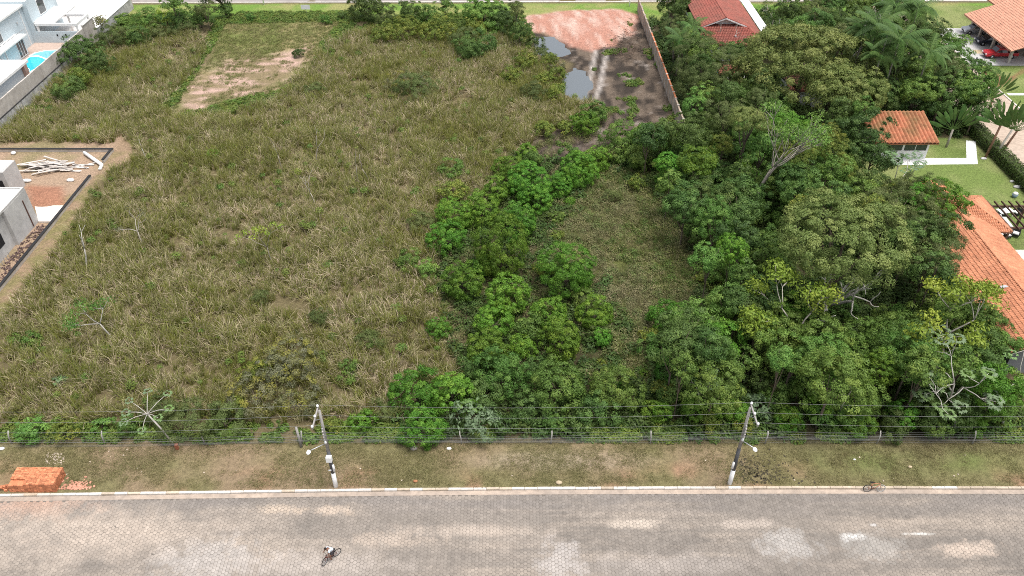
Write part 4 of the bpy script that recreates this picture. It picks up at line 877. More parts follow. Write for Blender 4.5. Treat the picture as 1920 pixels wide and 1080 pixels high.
def tile_roof(parent, pts, m, tw=.26, tl=.40, name='roof_tiles', th=.10, name2='roof_board', hs=1.5):
    """pts: coplanar outline, first two along the eave (left to right seen from below the slope)"""
    P = [Vector(p) for p in pts]; U = (P[1]-P[0]).normalized(); n = U.cross(P[-1]-P[0]).normalized()
    if n.z < 0: n = -n
    Vd = n.cross(U).normalized()
    if Vd.z < 0: Vd = -Vd
    uv = np.array([((p-P[0]).dot(U), (p-P[0]).dot(Vd)) for p in P]); lo = uv.min(0); hi = uv.max(0)
    us = np.arange(lo[0], hi[0], tw); vs_ = np.arange(lo[1], hi[1], tl); A, B = np.meshgrid(us, vs_); A = A.ravel(); B = B.ravel()
    ins = sdist(A+tw/2, B+tl/2, uv) > -.02; A = A[ins]; B = B[ins]; k = len(A); jit = np.random.default_rng(3).normal(0, .006, k)
    fr = np.array([0,.2,.4,.6,.8,1.0]); hh = np.array([0,.055,.085,.085,.055,0]); nv = len(fr); VV = np.zeros((k, 2*nv, 3)); U_, V_, N_ = np.array(U), np.array(Vd), np.array(n); O = np.array(P[0])
    for e in (0, 1):
        for i in range(nv):
            h = hh[i]*hs+.02+(.05 if e == 0 else 0); VV[:,e*nv+i] = O + (A+fr[i]*tw)[:,None]*U_ + (B+e*tl*1.05)[:,None]*V_ + (h+jit)[:,None]*N_
    q = [(i, i+1, nv+i+1, nv+i) for i in range(nv-1)]; F = (np.array(q)[None]+(np.arange(k)*2*nv)[:,None,None]).reshape(-1,4)
    o = link(name, np_mesh('roof_tiles', VV.reshape(-1,3), F), parent, m); o['kind'] = 'stuff'
    # follow slope orientation
    pl = P if (P[1]-P[0]).cross(P[2]-P[0]).z > 0 else list(reversed(P))
    MB().slab(pl, th).build(name2, m, parent)
    return o
def cap(parent, pts, m, r=.13): return MB().tube(pts, r, 6).build('ridge_tiles', m, parent)
def window(parent, c, axis, w, h, n=3, fm=None, name='window'):
    """axis 'x': lies in a wall facing +X; 'y': facing -Y"""
    f = MB(); g = MB(); t = .07
    def bx(b, a0, a1, z0, z1, d0, d1):
        if axis == 'x': b.box(c[0]+d0, c[0]+d1, c[1]+a0, c[1]+a1, c[2]+z0, c[2]+z1)
        else: b.box(c[0]+a0, c[0]+a1, c[1]-d1, c[1]-d0, c[2]+z0, c[2]+z1)
    bx(f,-w/2,w/2,-h/2,-h/2+t,-.02,.08); bx(f,-w/2,w/2,h/2-t,h/2,-.02,.08)
    for i in range(n+1):
        a = -w/2+(w-t)*i/n; bx(f, a, a+t, -h/2+t, h/2-t, -.02, .078)
    o = f.build(name, fm or PW, parent)
    for i in range(n):
        gg = MB(); a = -w/2+(w-t)*i/n+t; bx(gg, a, a+(w-t)/n-t, -h/2+t, h/2-t, .0, .03); gg.build('pane', GLASS, o)
    return o
# --- blue house, its raised yard and boundary wall
yard = MB().box(-114,-70.62,88,148.4,-.2,1.5).build('house_yard', PAVE); tag(yard, kind='structure')
drv = MB().box(-96,-70.9,132.2,148.3,1.5,1.53).build('driveway', mat('drive_white', (.72,.70,.67), .8, .08, 1)); tag(drv, kind='structure')
bw = empty('boundary_wall', (-70.4,90,0), 0, 'long stained concrete boundary wall on whitewashed base beside blue house', 'wall')
for i in range(20):
    y0 = i*1.9; o = MB().box(-.1,.1,y0+.01,y0+1.88,1.55,3.5+.02*(i%3)).build('wall_panel', CONW, bw)
    o = MB().box(-.2,.28,y0+.02,y0+1.87,-.1,1.5).build('retaining_panel', WASH, bw)
MB().box(-.14,.30,0,38,1.5,1.555).build('ledge', BLK, bw)
for k, (y0, y1, zt) in enumerate(((38.1,42,3.9),(42.05,57.5,1.95))): MB().box(-.12,.12,y0,y1,-.1,zt).build('wall_panel', WASH if k else CONW, bw); MB().box(-.2,.2,y0,y1,zt,zt+.07).build('coping', PW if k else CON, bw)
h = empty('blue_house', (-80,115,1.5), 0, 'pale blue two storey house with pool behind the boundary wall', 'house')
def hb(n, m, *bs):
    b = MB()
    for q in bs: b.box(q[0]+80,q[1]+80,q[2]-115,q[3]-115,q[4]-1.5,q[5]-1.5)
    return b.build(n, m, h)
hb('wall', PB, (-98,-78.5,112,127.02,1.5,7.5)); hb('roof', SLAB, (-98.5,-78.1,111.5,127.5,7.5,7.75)); hb('parapet', mat('roof_grey', (.33,.34,.36), .8, .1), (-98,-82,112.5,127,7.75,7.95))
hb('ground_floor_wing', PB, (-78.5,-77.2,108,122.4,1.5,4.4)); hb('balcony', SLAB, (-78.48,-76.6,107.5,122.8,4.4,4.6)); hb('balcony_rail', METAL, (-76.75,-76.7,107.5,122.8,5.35,5.42),(-76.75,-76.7,122.7,122.75,4.6,5.4),(-76.75,-76.7,119,119.05,4.6,5.4),(-76.75,-76.7,115,115.05,4.6,5.4))
hb('rear_tower', PB, (-92,-77.6,127.03,136,1.5,8.2)); hb('garage_roof', SLAB, (-77.6,-74.2,127.3,135,4.6,4.8))
hb('pool_wall', PB, (-78.49,-70.65,127.04,127.3,1.5,3.3)); hb('carport_frame', PW, (-77.4,-70.62,127.05,127.4,4.25,4.65),(-77.4,-70.62,131.4,131.75,4.25,4.65),(-70.95,-70.6,127.4,131.4,4.25,4.649),(-77.3,-77.0,127.1,127.35,3.3,4.25),(-70.9,-70.65,127.1,127.35,3.3,4.25),(-74.2,-73.95,131.45,131.7,1.5,4.25),(-70.9,-70.65,131.45,131.7,1.5,4.25))
hb('annex_wall', PB, (-92,-72.4,97,112.4,1.5,4.0)); hb('annex_roof', SLAB, (-92.3,-71.9,96.6,113.1,4.0,4.32)); hb('brick_pillar', mat('pink_brick', (.42,.29,.24), .85, .2, 6), (-72.38,-71.9,111.6,112.4,1.5,3.98))
def lw(c, ax, w, hh, n): return window(h, (c[0]+80,c[1]-115,c[2]-1.5), ax, w, hh, n)
lw((-78.5,117.3,5.6),'x',4.2,1.8,4); lw((-78.5,110.8,5.6),'x',3.2,1.8,3); lw((-77.2,121.0,2.9),'x',2.2,2.5,3); lw((-77.2,113.9,3.0),'x',2.6,1.3,4); lw((-77.6,131,6.2),'x',2.2,2.4,1); lw((-72.4,103,2.9),'x',1.6,1.1,2)
o = hb('wall_light', METAL, (-78.5,-78.35,124.2,124.5,5.6,5.9)); hb('wall_vent', DARK, (-74.4,-74.2,126.98,127.03,2.6,2.9),(-73.6,-73.4,126.98,127.03,2.3,2.6),(-73.0,-72.8,126.98,127.03,2.6,2.95))
def poolpoly(px, z): return [tuple(G(a, b_, z)[:2]) for a, b_ in px]
def grow_poly(p, k):
    p = np.array(p); c = p.mean(0); d = p-c; return [tuple(c+q*(1+k/np.linalg.norm(q))) for q in d]
pl = empty('swimming_pool', (0,0,0), 0, 'turquoise curved swimming pool with white rim behind the concrete wall', 'pool')
deep = poolpoly([(34,135),(33,124),(44,116),(56,107),(70,106),(80,109),(87,113),(76,121),(64,129),(52,136),(40,140)], 1.6); shal = poolpoly([(58,104),(68,99),(85,95.5),(106,94),(98,103),(90,110),(84,108),(72,103.5)], 1.6)
MB().prism(grow_poly(deep,.45), 1.5, 1.575).build('rim', PW, pl); MB().prism(grow_poly(shal,.4), 1.5, 1.565).build('rim', PW, pl)
MB().prism(deep, 1.52, 1.60).build('water', POOLW, pl); MB().prism(shal, 1.52, 1.598).build('shallow_water', mat('pool_shallow', (.20,.56,.64), .07, .1, 3, spec=.6), pl)
for k in range(3):
    c = Vector(deep[0]+(0,)); MB().tube([(c.x+.1+(.5+.45*k)*math.cos(a), c.y+.2+(.5+.45*k)*math.sin(a), 1.60) for a in np.linspace(-.9,1.2,9)], .05, 5).build('step', PW, pl)
hb('water_tank', mat('tank_blue', (.16,.25,.36), .5), (-90,-88.6,118,119.4,7.95,9.0)); hb('cooling_unit', METAL, (-84,-83.1,114,114.5,7.95,8.6),(-84,-83.1,116,116.5,7.95,8.6)); hb('downpipe', PW, (-78.5,-78.38,125.9,126.02,1.5,7.5),(-77.2,-77.08,116.6,116.72,1.5,4.4))
# --- building site
s = empty('concrete_building', (-60,66,0), 0, 'unfinished grey concrete building with flat white slab roof, nearer one', 'building')
def sb(n, m, par, ox, oy, *bs):
    b = MB()
    for q in bs: b.box(q[0]-ox,q[1]-ox,q[2]-oy,q[3]-oy,q[4],q[5])
    return b.build(n, m, par)
sb('wall', CON, s,-60,66,(-72,-55.1,50,71.8,-.1,4.36),(-72,-54.7,71.8,76.5,-.1,4.38)); sb('roof_slab', SLAB, s,-60,66,(-71.8,-55.15,50.2,76.25,4.37,4.45)); sb('parapet', CON, s,-60,66,(-55.0,-54.72,50,76.5,4.39,4.62),(-72,-55.0,76.25,76.49,4.39,4.61))
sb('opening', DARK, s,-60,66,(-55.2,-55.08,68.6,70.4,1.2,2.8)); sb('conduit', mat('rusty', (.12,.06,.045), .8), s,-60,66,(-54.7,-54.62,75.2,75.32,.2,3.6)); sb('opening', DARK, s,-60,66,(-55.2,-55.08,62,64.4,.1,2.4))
sb('rebar', mat('bent_rebar', (.45,.42,.40), .7), s,-60,66,*[(-54.62,-54.57,y,y+.05,0,.7) for y in np.arange(60,70,.5)])
s = empty('concrete_building', (-66,83,0), 0, 'small unfinished concrete block with white roof beside the timber pile', 'building')
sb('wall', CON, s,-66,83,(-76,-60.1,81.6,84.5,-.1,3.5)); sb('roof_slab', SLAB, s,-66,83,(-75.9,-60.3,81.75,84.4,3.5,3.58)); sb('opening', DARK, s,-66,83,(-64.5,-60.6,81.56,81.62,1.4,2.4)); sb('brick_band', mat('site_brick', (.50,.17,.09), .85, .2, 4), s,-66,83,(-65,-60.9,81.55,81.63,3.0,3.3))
f = empty('foundation_wall', (-52.7,90,0), 0, 'low black-topped foundation wall around the building site', 'wall')
for i, (x0,x1,y0,y1) in enumerate([(-112,-52.55,92.9,93.12)]+[(-52.85,-52.6,90.1,92.88),(-52.85,-52.6,46,86.2)]):
    MB().box(x0+52.7,x1+52.7,y0-90,y1-90,-.1,.42).build('footing', CONW, f); MB().box(x0+52.66,x1+52.74,y0-90.04,y1-89.96,.42,.5).build('bitumen_cap', BLK, f)
pd = MB().prism([tuple(G(a,b_)[:2]) for a,b_ in ((66,388),(122,388),(101,418),(73,418))], -.05, .22).build('concrete_pad', mat('pad', (.70,.64,.58), .85, .08, 1.2)); tag(pd, 'pale concrete slab between site building and foundation wall', 'slab')
r = np.random.default_rng(14); pk = empty('plank_pile', tuple(G(92,316)), 0, 'heap of grey-white timber planks on the building site', 'planks')
WOOD = mat('old_plank', (.56,.52,.48), .85, .2, 3, objvar=.25, var2=.25, col2=(.36,.31,.27))
pm = {L: MB().box(-L/2,L/2,-.11,.11,0,.05).mesh('plank') for L in (2.2,2.8,3.4)}
for m_ in pm.values(): m_.materials.append(WOOD)
for i in range(46):
    L = (2.2,2.8,3.4)[i % 3]; q = link('plank', pm[L], pk); q.location = (r.normal(0,1.35), r.normal(0,.75), .02+i*.012); q.rotation_euler = (r.normal(0,.05), r.normal(0,.05), r.normal(.2,.35))
for i in range(5):
    q = link('plank', pm[2.8], pk); q.location = (3+r.normal(0,.8), r.normal(.3,.9), .05); q.rotation_euler = (0,0,r.normal(0,.5))
pp = MB(); a = G(158,286,.3); c = G(191,309,.3); pp.tube([a, c], .22, 10).tube([c, G(187,318,.15)], .2, 10); tag(pp.build('drain_pipe', PW), 'thick white drain pipe lying at the site corner', 'pipe')
r = np.random.default_rng(15); b = MB()
for i in range(420):
    x = r.uniform(-54.5,-53.0); y = r.uniform(54,75.5); z = .02+.1*r.random(); b.cbox((x,y,z), .12+.25*r.random(), .06+.1*r.random(), .05+.06*r.random(), r.random()*3, r.normal(0,.4), r.normal(0,.4))
tag(b.build('rubble', mat('rubble_brown', (.15,.10,.088), .9, .35, 3)), 'reddish brown rubble strip along the site building wall', 'rubble', None, 'stuff')
for lab, px, py, sx in (('white sack lying near the end of the foundation wall',133,340,.9),('pale sack by the corner of small concrete block',51,341,1.1),('white bucket beside the far foundation wall',26,289,.6)):
    p = G(px,py); o = MB().ell((0,0,.18), sx*.55, .3, .22, 10, 6).build('sack', PW); o.location = (p.x,p.y,0); tag(o, lab, 'sack' if 'sack' in lab else 'bucket')
# --- brick boundary wall by the mud lot
wl_ = empty('brick_wall', (23.2,96,0), 0, 'long weathered block wall between mud lot and red tiled house', 'wall')
WB = mat('weathered_block', (.44,.35,.28), .9, .25, 1.5, .3, .4, .8, (.28,.22,.17), objvar=.12)
for i in range(24):
    MB().box(-.1,.1,i*2.1+.02,i*2.1+2.06,-.1,2.15+.05*(i % 2)).build('wall_panel', WB, wl_); MB().box(-.16,.16,i*2.1-.1,i*2.1+.1+.0,-.1,2.3).build('wall_post', CONW, wl_)
for i in range(4, 16): MB().box(-.11,.11,i*2.1+.12,i*2.1+1.98,2.21,2.30).build('brick_course', mat('orange_brick', (.52,.20,.10), .85, .2, 5), wl_)
# --- red tiled house
rh = empty('red_roof_house', (35.5,130,0), 0, 'white house under red tiled gable roof at the top of the photo', 'house')
def rb(n, m, *bs):
    b = MB()
    for q in bs: b.box(q[0]-35.5,q[1]-35.5,q[2]-130,q[3]-130,q[4],q[5])
    return b.build(n, m, rh)
def rp(*ps): return [(p[0]-35.5,p[1]-130,p[2]) for p in ps]
rb('wall', PW, (31.6,39.6,123.2,146,-.1,2.9)); rb('upper_wall', PW, (31.3,37.3,127.35,145.9,2.95,4.1))
tile_roof(rh, rp((30.4,122.3,2.9),(40.6,122.3,2.9),(37.6,127.3,4.45),(31.2,127.3,4.45)), TILE_R); tile_roof(rh, rp((40.6,122.3,2.9),(40.6,147,2.9),(37.6,147,4.45),(37.6,127.3,4.45)), TILE_R); tile_roof(rh, rp((30.4,147,2.9),(30.4,122.3,2.9),(31.2,127.3,3.6),(31.2,147,3.6)), TILE_R)
tile_roof(rh, rp((30.3,146.5,4.15),(30.3,126.6,4.15),(34.4,126.6,5.75),(34.4,146.5,5.75)), TILE_R); tile_roof(rh, rp((38.5,126.6,4.15),(38.5,146.5,4.15),(34.4,146.5,5.75),(34.4,126.6,5.75)), TILE_R)
cap(rh, rp((34.4,126.5,5.85),(34.4,146.5,5.85)), TILE_R); cap(rh, rp((40.6,122.3,3.0),(37.6,127.3,4.55)), TILE_R)
MB().add(rp((31.2,127.3,4.2),(37.4,127.3,4.2),(34.4,127.3,5.5)), [(0,1,2)]).build('gable', PW, rh)
MB().slab(rp((30.2,126.5,4.12),(30.2,126.62,4.12),(34.4,126.62,5.72),(34.4,126.5,5.72)), .18).slab(rp((34.4,126.5,5.72),(34.4,126.62,5.72),(38.6,126.62,4.12),(38.6,126.5,4.12)), .18).build('bargeboard', PW, rh)
rb('side_awning', PW, (40.9,42.4,128,146.5,2.95,3.05)); rb('awning_post', PW, (42.2,42.35,128.1,128.25,0,2.95),(42.2,42.35,137,137.15,0,2.95)); rb('roof_aerial', METAL, (35.6,35.9,124.0,124.3,3.3,3.75))
window(rh, (-1.5,-6.8,1.6), 'y', 1.8, 1.2, 2); window(rh, (2.4,-6.8,1.6), 'y', 1.8, 1.2, 2)
p2 = empty('swimming_pool', (33,118.6,0), 0, 'small blue pool with white deck showing between trees before red tiled house', 'pool')
MB().box(-2.6,3.4,-2.4,2.4,-.05,.10).build('deck', PW, p2); MB().box(-2.2,1.15,-1.8,1.8,.05,.13).build('water', mat('pool_blue', (.03,.36,.62), .07, .1, 2, spec=.6), p2)
o = empty('tiled_shelter', (33.4,113.6,0), 0, 'low red tiled lean-to just in front of the small blue pool', 'shelter'); tile_roof(o, [(-2.4,-.9,2.3),(2.4,-.9,2.3),(2.4,.9,2.75),(-2.4,.9,2.75)], TILE_R)
MB().box(-2.2,-2.0,-.7,-.5,-.05,2.3).box(2.0,2.2,-.7,-.5,-.05,2.3).box(-2.2,-2.0,.5,.7,-.05,2.6).box(2.0,2.2,.5,.7,-.05,2.6).build('post', DARKW, o)
o = empty('tiled_shelter', (43,108.5,0), 0, 'old brownish tiled roof showing beneath the broad olive tree', 'shelter'); tile_roof(o, [(-3.4,-2.6,2.6),(3.4,-2.6,2.6),(3.4,2.6,3.9),(-3.4,2.6,3.9)], mat('tile_old', (.34,.14,.10), .85, .3, 2, .2, .3, .5, (.22,.13,.10)))
MB().box(-3.1,3.1,-2.2,-2.05,-.05,2.5).box(-3.1,-2.95,-2.05,2.4,-.05,2.5).box(2.95,3.1,-2.05,2.4,-.05,2.5).box(-2.95,2.95,2.25,2.4,-.05,2.5).build('wall', PW, o)
# --- carport house top right
ch = empty('carport_house', (79.5,128,0), 0, 'large pale tiled roof on pillars sheltering parked cars', 'house')
def cp_(*ps): return [(p[0]-79.5,p[1]-128,p[2]) for p in ps]
sl = .34; tile_roof(ch, cp_((78.1,136.5,2.8),(78.1,120.1,2.8),(98,120.1,2.8+19.9*sl),(98,136.5,2.8+19.9*sl)), TILE_P, tw=.3, tl=.45)
tile_roof(ch, cp_((83.5,143.5,4.0),(83.5,137.2,4.0),(98,137.2,4.0+14.5*sl),(98,143.5,4.0+14.5*sl)), TILE_P, tw=.3, tl=.45)
for y in (122.3,128.0,132.6,135.8): MB().box(.1,.45,y-.2-128,y+.2-128,-.05,2.85).build('pillar', CONW, ch)
for y in (124.6,131): MB().box(4.1,4.5,y-.2-128,y+.2-128,-.05,4.1).build('pillar', CONW, ch)
MB().box(7,7.3,-7.8,8.3,-.05,5.2).build('wall', PW, ch)
o = MB().box(73.5,92,121.2,137.4,-.1,.06).build('driveway', mat('drive_grey', (.50,.49,.48), .85, .1, 1)); tag(o, kind='structure')
o = MB().box(76.5,79.5,126.0,127.6,.06,.075).build('paving_strip', mat('paving_buff', (.58,.46,.30), .85, .1, 3)); tag(o, kind='structure')
o = MB().box(74.0,100,110.2,110.9,-.1,.05).box(73.5,77.2,104.8,105.6,-.1,.052).build('path', PW); tag(o, kind='structure')
g_ = empty('garage', (82,106,0), 0, 'white flat roofed building corner at the right edge beyond the street', 'building'); MB().box(-4.6,6,-5,1.2,-.05,2.5).build('wall', PW, g_); MB().box(-4.9,6,-5.3,1.5,2.5,2.65).build('roof', SLAB, g_)
def car(loc, rz, label, paint, kind='hatch'):
    e = empty('parked_car', loc, rz, label, 'car')
    if kind == 'pickup': prof = [(-2.6,.45),(-2.65,.95),(-.75,1.0),(-.6,1.65),(.65,1.68),(1.15,1.05),(2.35,.95),(2.6,.7),(2.55,.4)]
    else: prof = [(-2.0,.4),(-2.1,.9),(-1.85,1.15),(-1.45,1.45),(.2,1.48),(.95,1.0),(1.95,.85),(2.1,.62),(2.05,.38)]
    n = len(prof); W = .88; b = MB(); vs = []
    for sgn in (-1, 1):
        for ins, k in ((0,0),): vs += [(x, sgn*(W if z < 1.02 else W-.16), z) for x, z in prof]
    fs = [tuple(range(n-1,-1,-1)), tuple(range(n,2*n))]+[(i, (i+1)%n, n+(i+1)%n, n+i) for i in range(n)]
    b.add(vs, fs); o = b.build('body', paint, e); bv = o.modifiers.new('bevel','BEVEL'); bv.width = .07; bv.segments = 2
    g = MB()
    if kind == 'pickup': g.add([(.70,-.68,1.62),(.70,.68,1.62),(1.13,.76,1.10),(1.13,-.76,1.10)], [(0,3,2,1)]); xa, xb = -.5, .6
    else: g.add([(.26,-.68,1.45),(.26,.68,1.45),(.92,.76,1.05),(.92,-.76,1.05)], [(0,3,2,1)]); xa, xb = -1.4, .2
    for v in g.v[:]: pass
    g.v = [(x+.03,y,z+.03) for x,y,z in g.v]; g.build('windscreen', GLASS, e)
    for sgn in (-1,1): MB().add([(xa,sgn*.78,1.4),(xb,sgn*.78,1.42),(xb+.5,sgn*.885,1.06),(xa-.15,sgn*.885,1.06)], [(0,1,2,3)]).build('side_window', GLASS, e)
    xw = 1.6 if kind == 'pickup' else 1.25
    for x in (-xw, xw):
        for y in (-.82, .82):
            w = MB().tube([(x,y-.11,.34),(x,y+.11,.34)], .34, 14).build('wheel', mat('tyre', (.025,.025,.025), .8), e); MB().tube([(x,y-.12,.34),(x,y+.12,.34)], .2, 10).build('rim', METAL, w)
    xe = prof[-2][0]
    for y in (-.6,.6): MB().cbox((xe-.02,y,.72), .12, .32, .16).build('headlight', mat('lamp_glass', (.75,.76,.78), .2, .05, spec=.7), e)
    MB().cbox((xe-.01,0,.55), .12, .7, .14).build('grille', BLK, e)
    if kind == 'pickup': MB().box(-2.5,-.85,-.72,.72,.98,1.012).build('cargo_bed', BLK, e)
car((80.2,135.2,.06), math.pi, 'silver car under the far end of the carport roof', mat('car_silver', (.55,.56,.58), .3, .03, spec=.6, metal=.4))
car((80.2,130.2,.06), math.pi, 'dark car parked between the carport pillars', mat('car_dark', (.03,.035,.05), .25, .03, spec=.6))
car((79.4,124.6,.06), math.pi, 'red pickup with its bonnet sticking out of the carport', mat('car_red', (.45,.02,.03), .3, .05, spec=.6), 'pickup')
# --- pavilion
pv = empty('pavilion', (50,93,0), 0, 'small white garden pavilion with ribbed orange roof on the lawn', 'pavilion')
MB().box(-3.2,3.7,-1.9,-1.72,-.05,1.2).box(-3.2,-2.9,-1.9,-1.72,1.2,2.6).box(.3,.55,-1.9,-1.72,1.2,2.6).box(3.45,3.7,-1.9,-1.72,1.2,2.6).box(-3.2,3.7,-1.9,-1.72,2.4,2.62).box(3.5,3.7,-1.72,2.2,-.05,2.7).box(-3.2,-3.0,-1.72,2.2,-.05,2.7).box(-3.0,3.5,2.0,2.2,-.05,3.3).build('wall', PW, pv)
for x0, x1 in ((.55,2.0),(2.05,3.45),(-2.9,.3)): MB().box(x0,x1,-1.83,-1.79,1.2,2.4).build('pane', GLASS, pv)
MB().box(1.99,2.06,-1.86,-1.78,1.2,2.4).build('mullion', PW, pv)
tile_roof(pv, [(-4.2,-3.0,2.75),(4.2,-3.0,2.75),(4.2,2.9,4.15),(-4.2,2.9,4.15)], TILE_M, tw=.50, tl=6.0, hs=2.4); cap(pv, [(-4.2,2.9,4.25),(4.2,2.9,4.25)], TILE_M)
pa = MB().prism([tuple(G(a,b_)[:2]) for a,b_ in ((1660,297),(1812,297),(1833,308),(1660,310))], -.05, .05).prism([tuple(G(a,b_)[:2]) for a,b_ in ((1811,264),(1829,265),(1833,307.9),(1812,296.9))], -.05, .052).build('garden_path', PW); tag(pa, kind='structure')
# --- terracotta house
th_ = empty('terracotta_house', (48,62,0), 0, 'long house with terracotta tiled gable roof at the right edge', 'house')
def tq(*ps): return [(p[0]-48,p[1]-62,p[2]) for p in ps]
MB().box(-3.3,3.2,-10.3,9,-.05,3.0).build('wall', mat('wall_slate', (.23,.24,.25), .8, .1), th_); MB().box(-3.2,4.7,9,14.6,-.05,3.0).build('wing_wall', PW, th_)
tile_roof(th_, tq((44.0,72.5,3.0),(44.0,51.2,3.0),(47.8,51.2,4.62),(47.8,72.5,4.62)), TILE_O, .24, .38); tile_roof(th_, tq((51.9,51.2,3.0),(51.9,71.0,3.0),(47.8,72.5,4.62),(47.8,51.2,4.62)), TILE_O, .24, .38)
cap(th_, tq((47.8,51.2,4.72),(47.8,72.5,4.72)), TILE_O)
MB().add(tq((44.6,51.75,3.0),(51.3,51.75,3.0),(47.8,51.75,4.5)), [(0,1,2)]).build('gable', PW, th_)
tile_roof(th_, tq((53.5,70.0,2.9),(53.5,77.2,2.9),(50.2,73.6,4.45)), TILE_O, .24, .38); tile_roof(th_, tq((50.2,73.6,4.45),(44.2,73.6,4.45),(44.2,70.0,2.9),(53.5,70.0,2.9))[::-1], TILE_O, .24, .38); tile_roof(th_, tq((53.5,77.2,2.9),(44.2,77.2,2.9),(44.2,73.6,4.45),(50.2,73.6,4.45)), TILE_O, .24, .38)
cap(th_, tq((44.2,73.6,4.55),(50.2,73.6,4.55),(53.5,70.0,3.0)), TILE_O, .11); cap(th_, tq((50.2,73.6,4.55),(53.5,77.2,3.0)), TILE_O, .11)
MB().box(5.45,5.7,8.3,15.0,2.62,2.86).build('gutter', PW, th_); o = MB().cbox((-1.4,-3.2,4.25), .75, .3, .35, .25).build('chimney_vent', METAL, th_); MB().cbox((-1.4,-3.2,4.05), .3, .25, .5).build('vent_base', CONW, o)
o = empty('tiled_shelter', (49.4,79.2,0), 0, 'small terracotta tile corner peeking through the tree above the terracotta house', 'shelter'); tile_roof(o, [(-1.6,-1.2,2.5),(1.6,-1.2,2.5),(1.6,1.2,3.1),(-1.6,1.2,3.1)], TILE_O); MB().box(-1.4,-1.2,-1,-.8,-.05,2.5).box(1.2,1.4,-1,-.8,-.05,2.5).box(-1.4,-1.2,.8,1,-.05,2.9).box(1.2,1.4,.8,1,-.05,2.9).build('post', DARKW, o)
pg = empty('pergola', (57.5,73.4,0), 0, 'dark wooden pergola with open slats beside the terracotta house', 'pergola')
for i in range(10): MB().box(-3.7+i*.82,-3.58+i*.82,-2.7,3.0,2.72,2.88).build('slat', DARKW, pg)
for y in (-2.1,2.2): MB().box(-3.8,4.2,y-.1,y+.1,2.52,2.71).build('beam', DARKW, pg)
for x in (-3.4,.4,3.9):
    for y in (-2.1,2.2): MB().box(x-.1,x+.1,y-.099,y+.099,-.05,2.52).build('post', DARKW, pg)
o = MB().box(52,63.9,66.2,70.8,-.05,.05).build('terrace', mat('terrace_stone', (.60,.56,.50), .85, .1, 2)); tag(o, kind='structure'); o = MB().box(52,63.9,58,66.1,-.05,.10).build('wooden_deck', TEAK); tag(o, kind='structure')
p3 = empty('swimming_pool', (57,62,0), 0, 'turquoise pool corner at the right edge below the pergola', 'pool'); MB().box(-2.4,6,-4,2.1,.09,.15).build('rim', PW, p3); MB().box(-2.0,5.6,-4,1.7,.10,.17).build('water', POOLW, p3)
CUSH = mat('cushion_white', (.72,.71,.69), .9, .05); WICK = mat('wicker_black', (.03,.028,.027), .8, .2, 8)
def chair(loc, rz, label, cush=True, w=.75):
    e = empty('armchair', loc, rz, label, 'chair'); MB().box(-w/2,w/2,-.36,.36,.22,.40).build('seat', WICK, e); MB().box(-w/2,w/2,.28,.38,.40,.85).build('backrest', WICK, e)
    for sx in (-1,1): MB().box(sx*w/2-.05,sx*w/2+.05,-.36,.28,.40,.62).build('armrest', WICK, e)
    for sx in (-1,1):
        for sy in (-1,1): MB().box(sx*(w/2-.06)-.03,sx*(w/2-.06)+.03,sy*.31-.03,sy*.31+.03,0,.22).build('leg', WICK, e)
    if cush: MB().bevbox(-w/2+.06,w/2-.06,-.34,.26,.40,.52,.04).build('cushion', CUSH, e)
for a in ((G(1880,399,.4),.3,'black armchair under the pergola beside the white table'),(G(1888,440,.4),.2,'black armchair with white cushion below the pergola corner'),(G(1907,398,.4),-1.2,'black armchair under the far right of the pergola'),(G(1875,438,.4),.2,'dark armchair tucked under the eave beside the white-cushioned one'),(G(1905,437,.4),-.6,'blue-grey lounge chair at the pergola post')): chair((a[0].x,a[0].y,.05 if a[0].y < 71 else 0), a[1], a[2])
p = G(1884,398,.5); e = empty('dining_table', (p.x,p.y,0), .2, 'white table under the pergola slats', 'table'); MB().box(-.9,.9,-.5,.5,.70,.76).build('tabletop', PW, e)
for sx in (-1,1):
    for sy in (-1,1): MB().box(sx*.8-.04,sx*.8+.04,sy*.42-.04,sy*.42+.04,0,.70).build('leg', PW, e)
p = G(1889,418,.4); e = empty('garden_sofa', (p.x,p.y,0), 1.5, 'long white sofa along the pergola edge near the eave', 'sofa'); MB().bevbox(-1.3,1.3,-.4,.4,.1,.42,.05).build('seat', CUSH, e); MB().bevbox(-1.3,1.3,.4,.55,.1,.8,.05).build('backrest', CUSH, e)
p = G(1903,366,.3); e = empty('garden_lamp', (p.x,p.y,0), 0, 'small white and blue planter standing alone on the lawn', 'planter'); e.name = 'planter'; MB().tube([(0,0,0),(0,0,.45)], [.25,.35], 10).build('pot', mat('blue_pot', (.22,.30,.36), .5), e); MB().ell((0,0,.55), .3,.3,.18).build('top', PW, e)
for px, py, sx, lab in ((1908,351,.6,'flat pale stone by the hedge foot, larger one'),(1897,341,.3,'small white stone by the hedge foot'),(1844,298,.45,'white stone at the foot of the fan palm clump')):
    p = G(px,py); o = MB().ell((0,0,.06), sx, sx*.6, .16, 9, 5).build('stone', WASH); o.location = (p.x,p.y,0); tag(o, lab, 'stone')
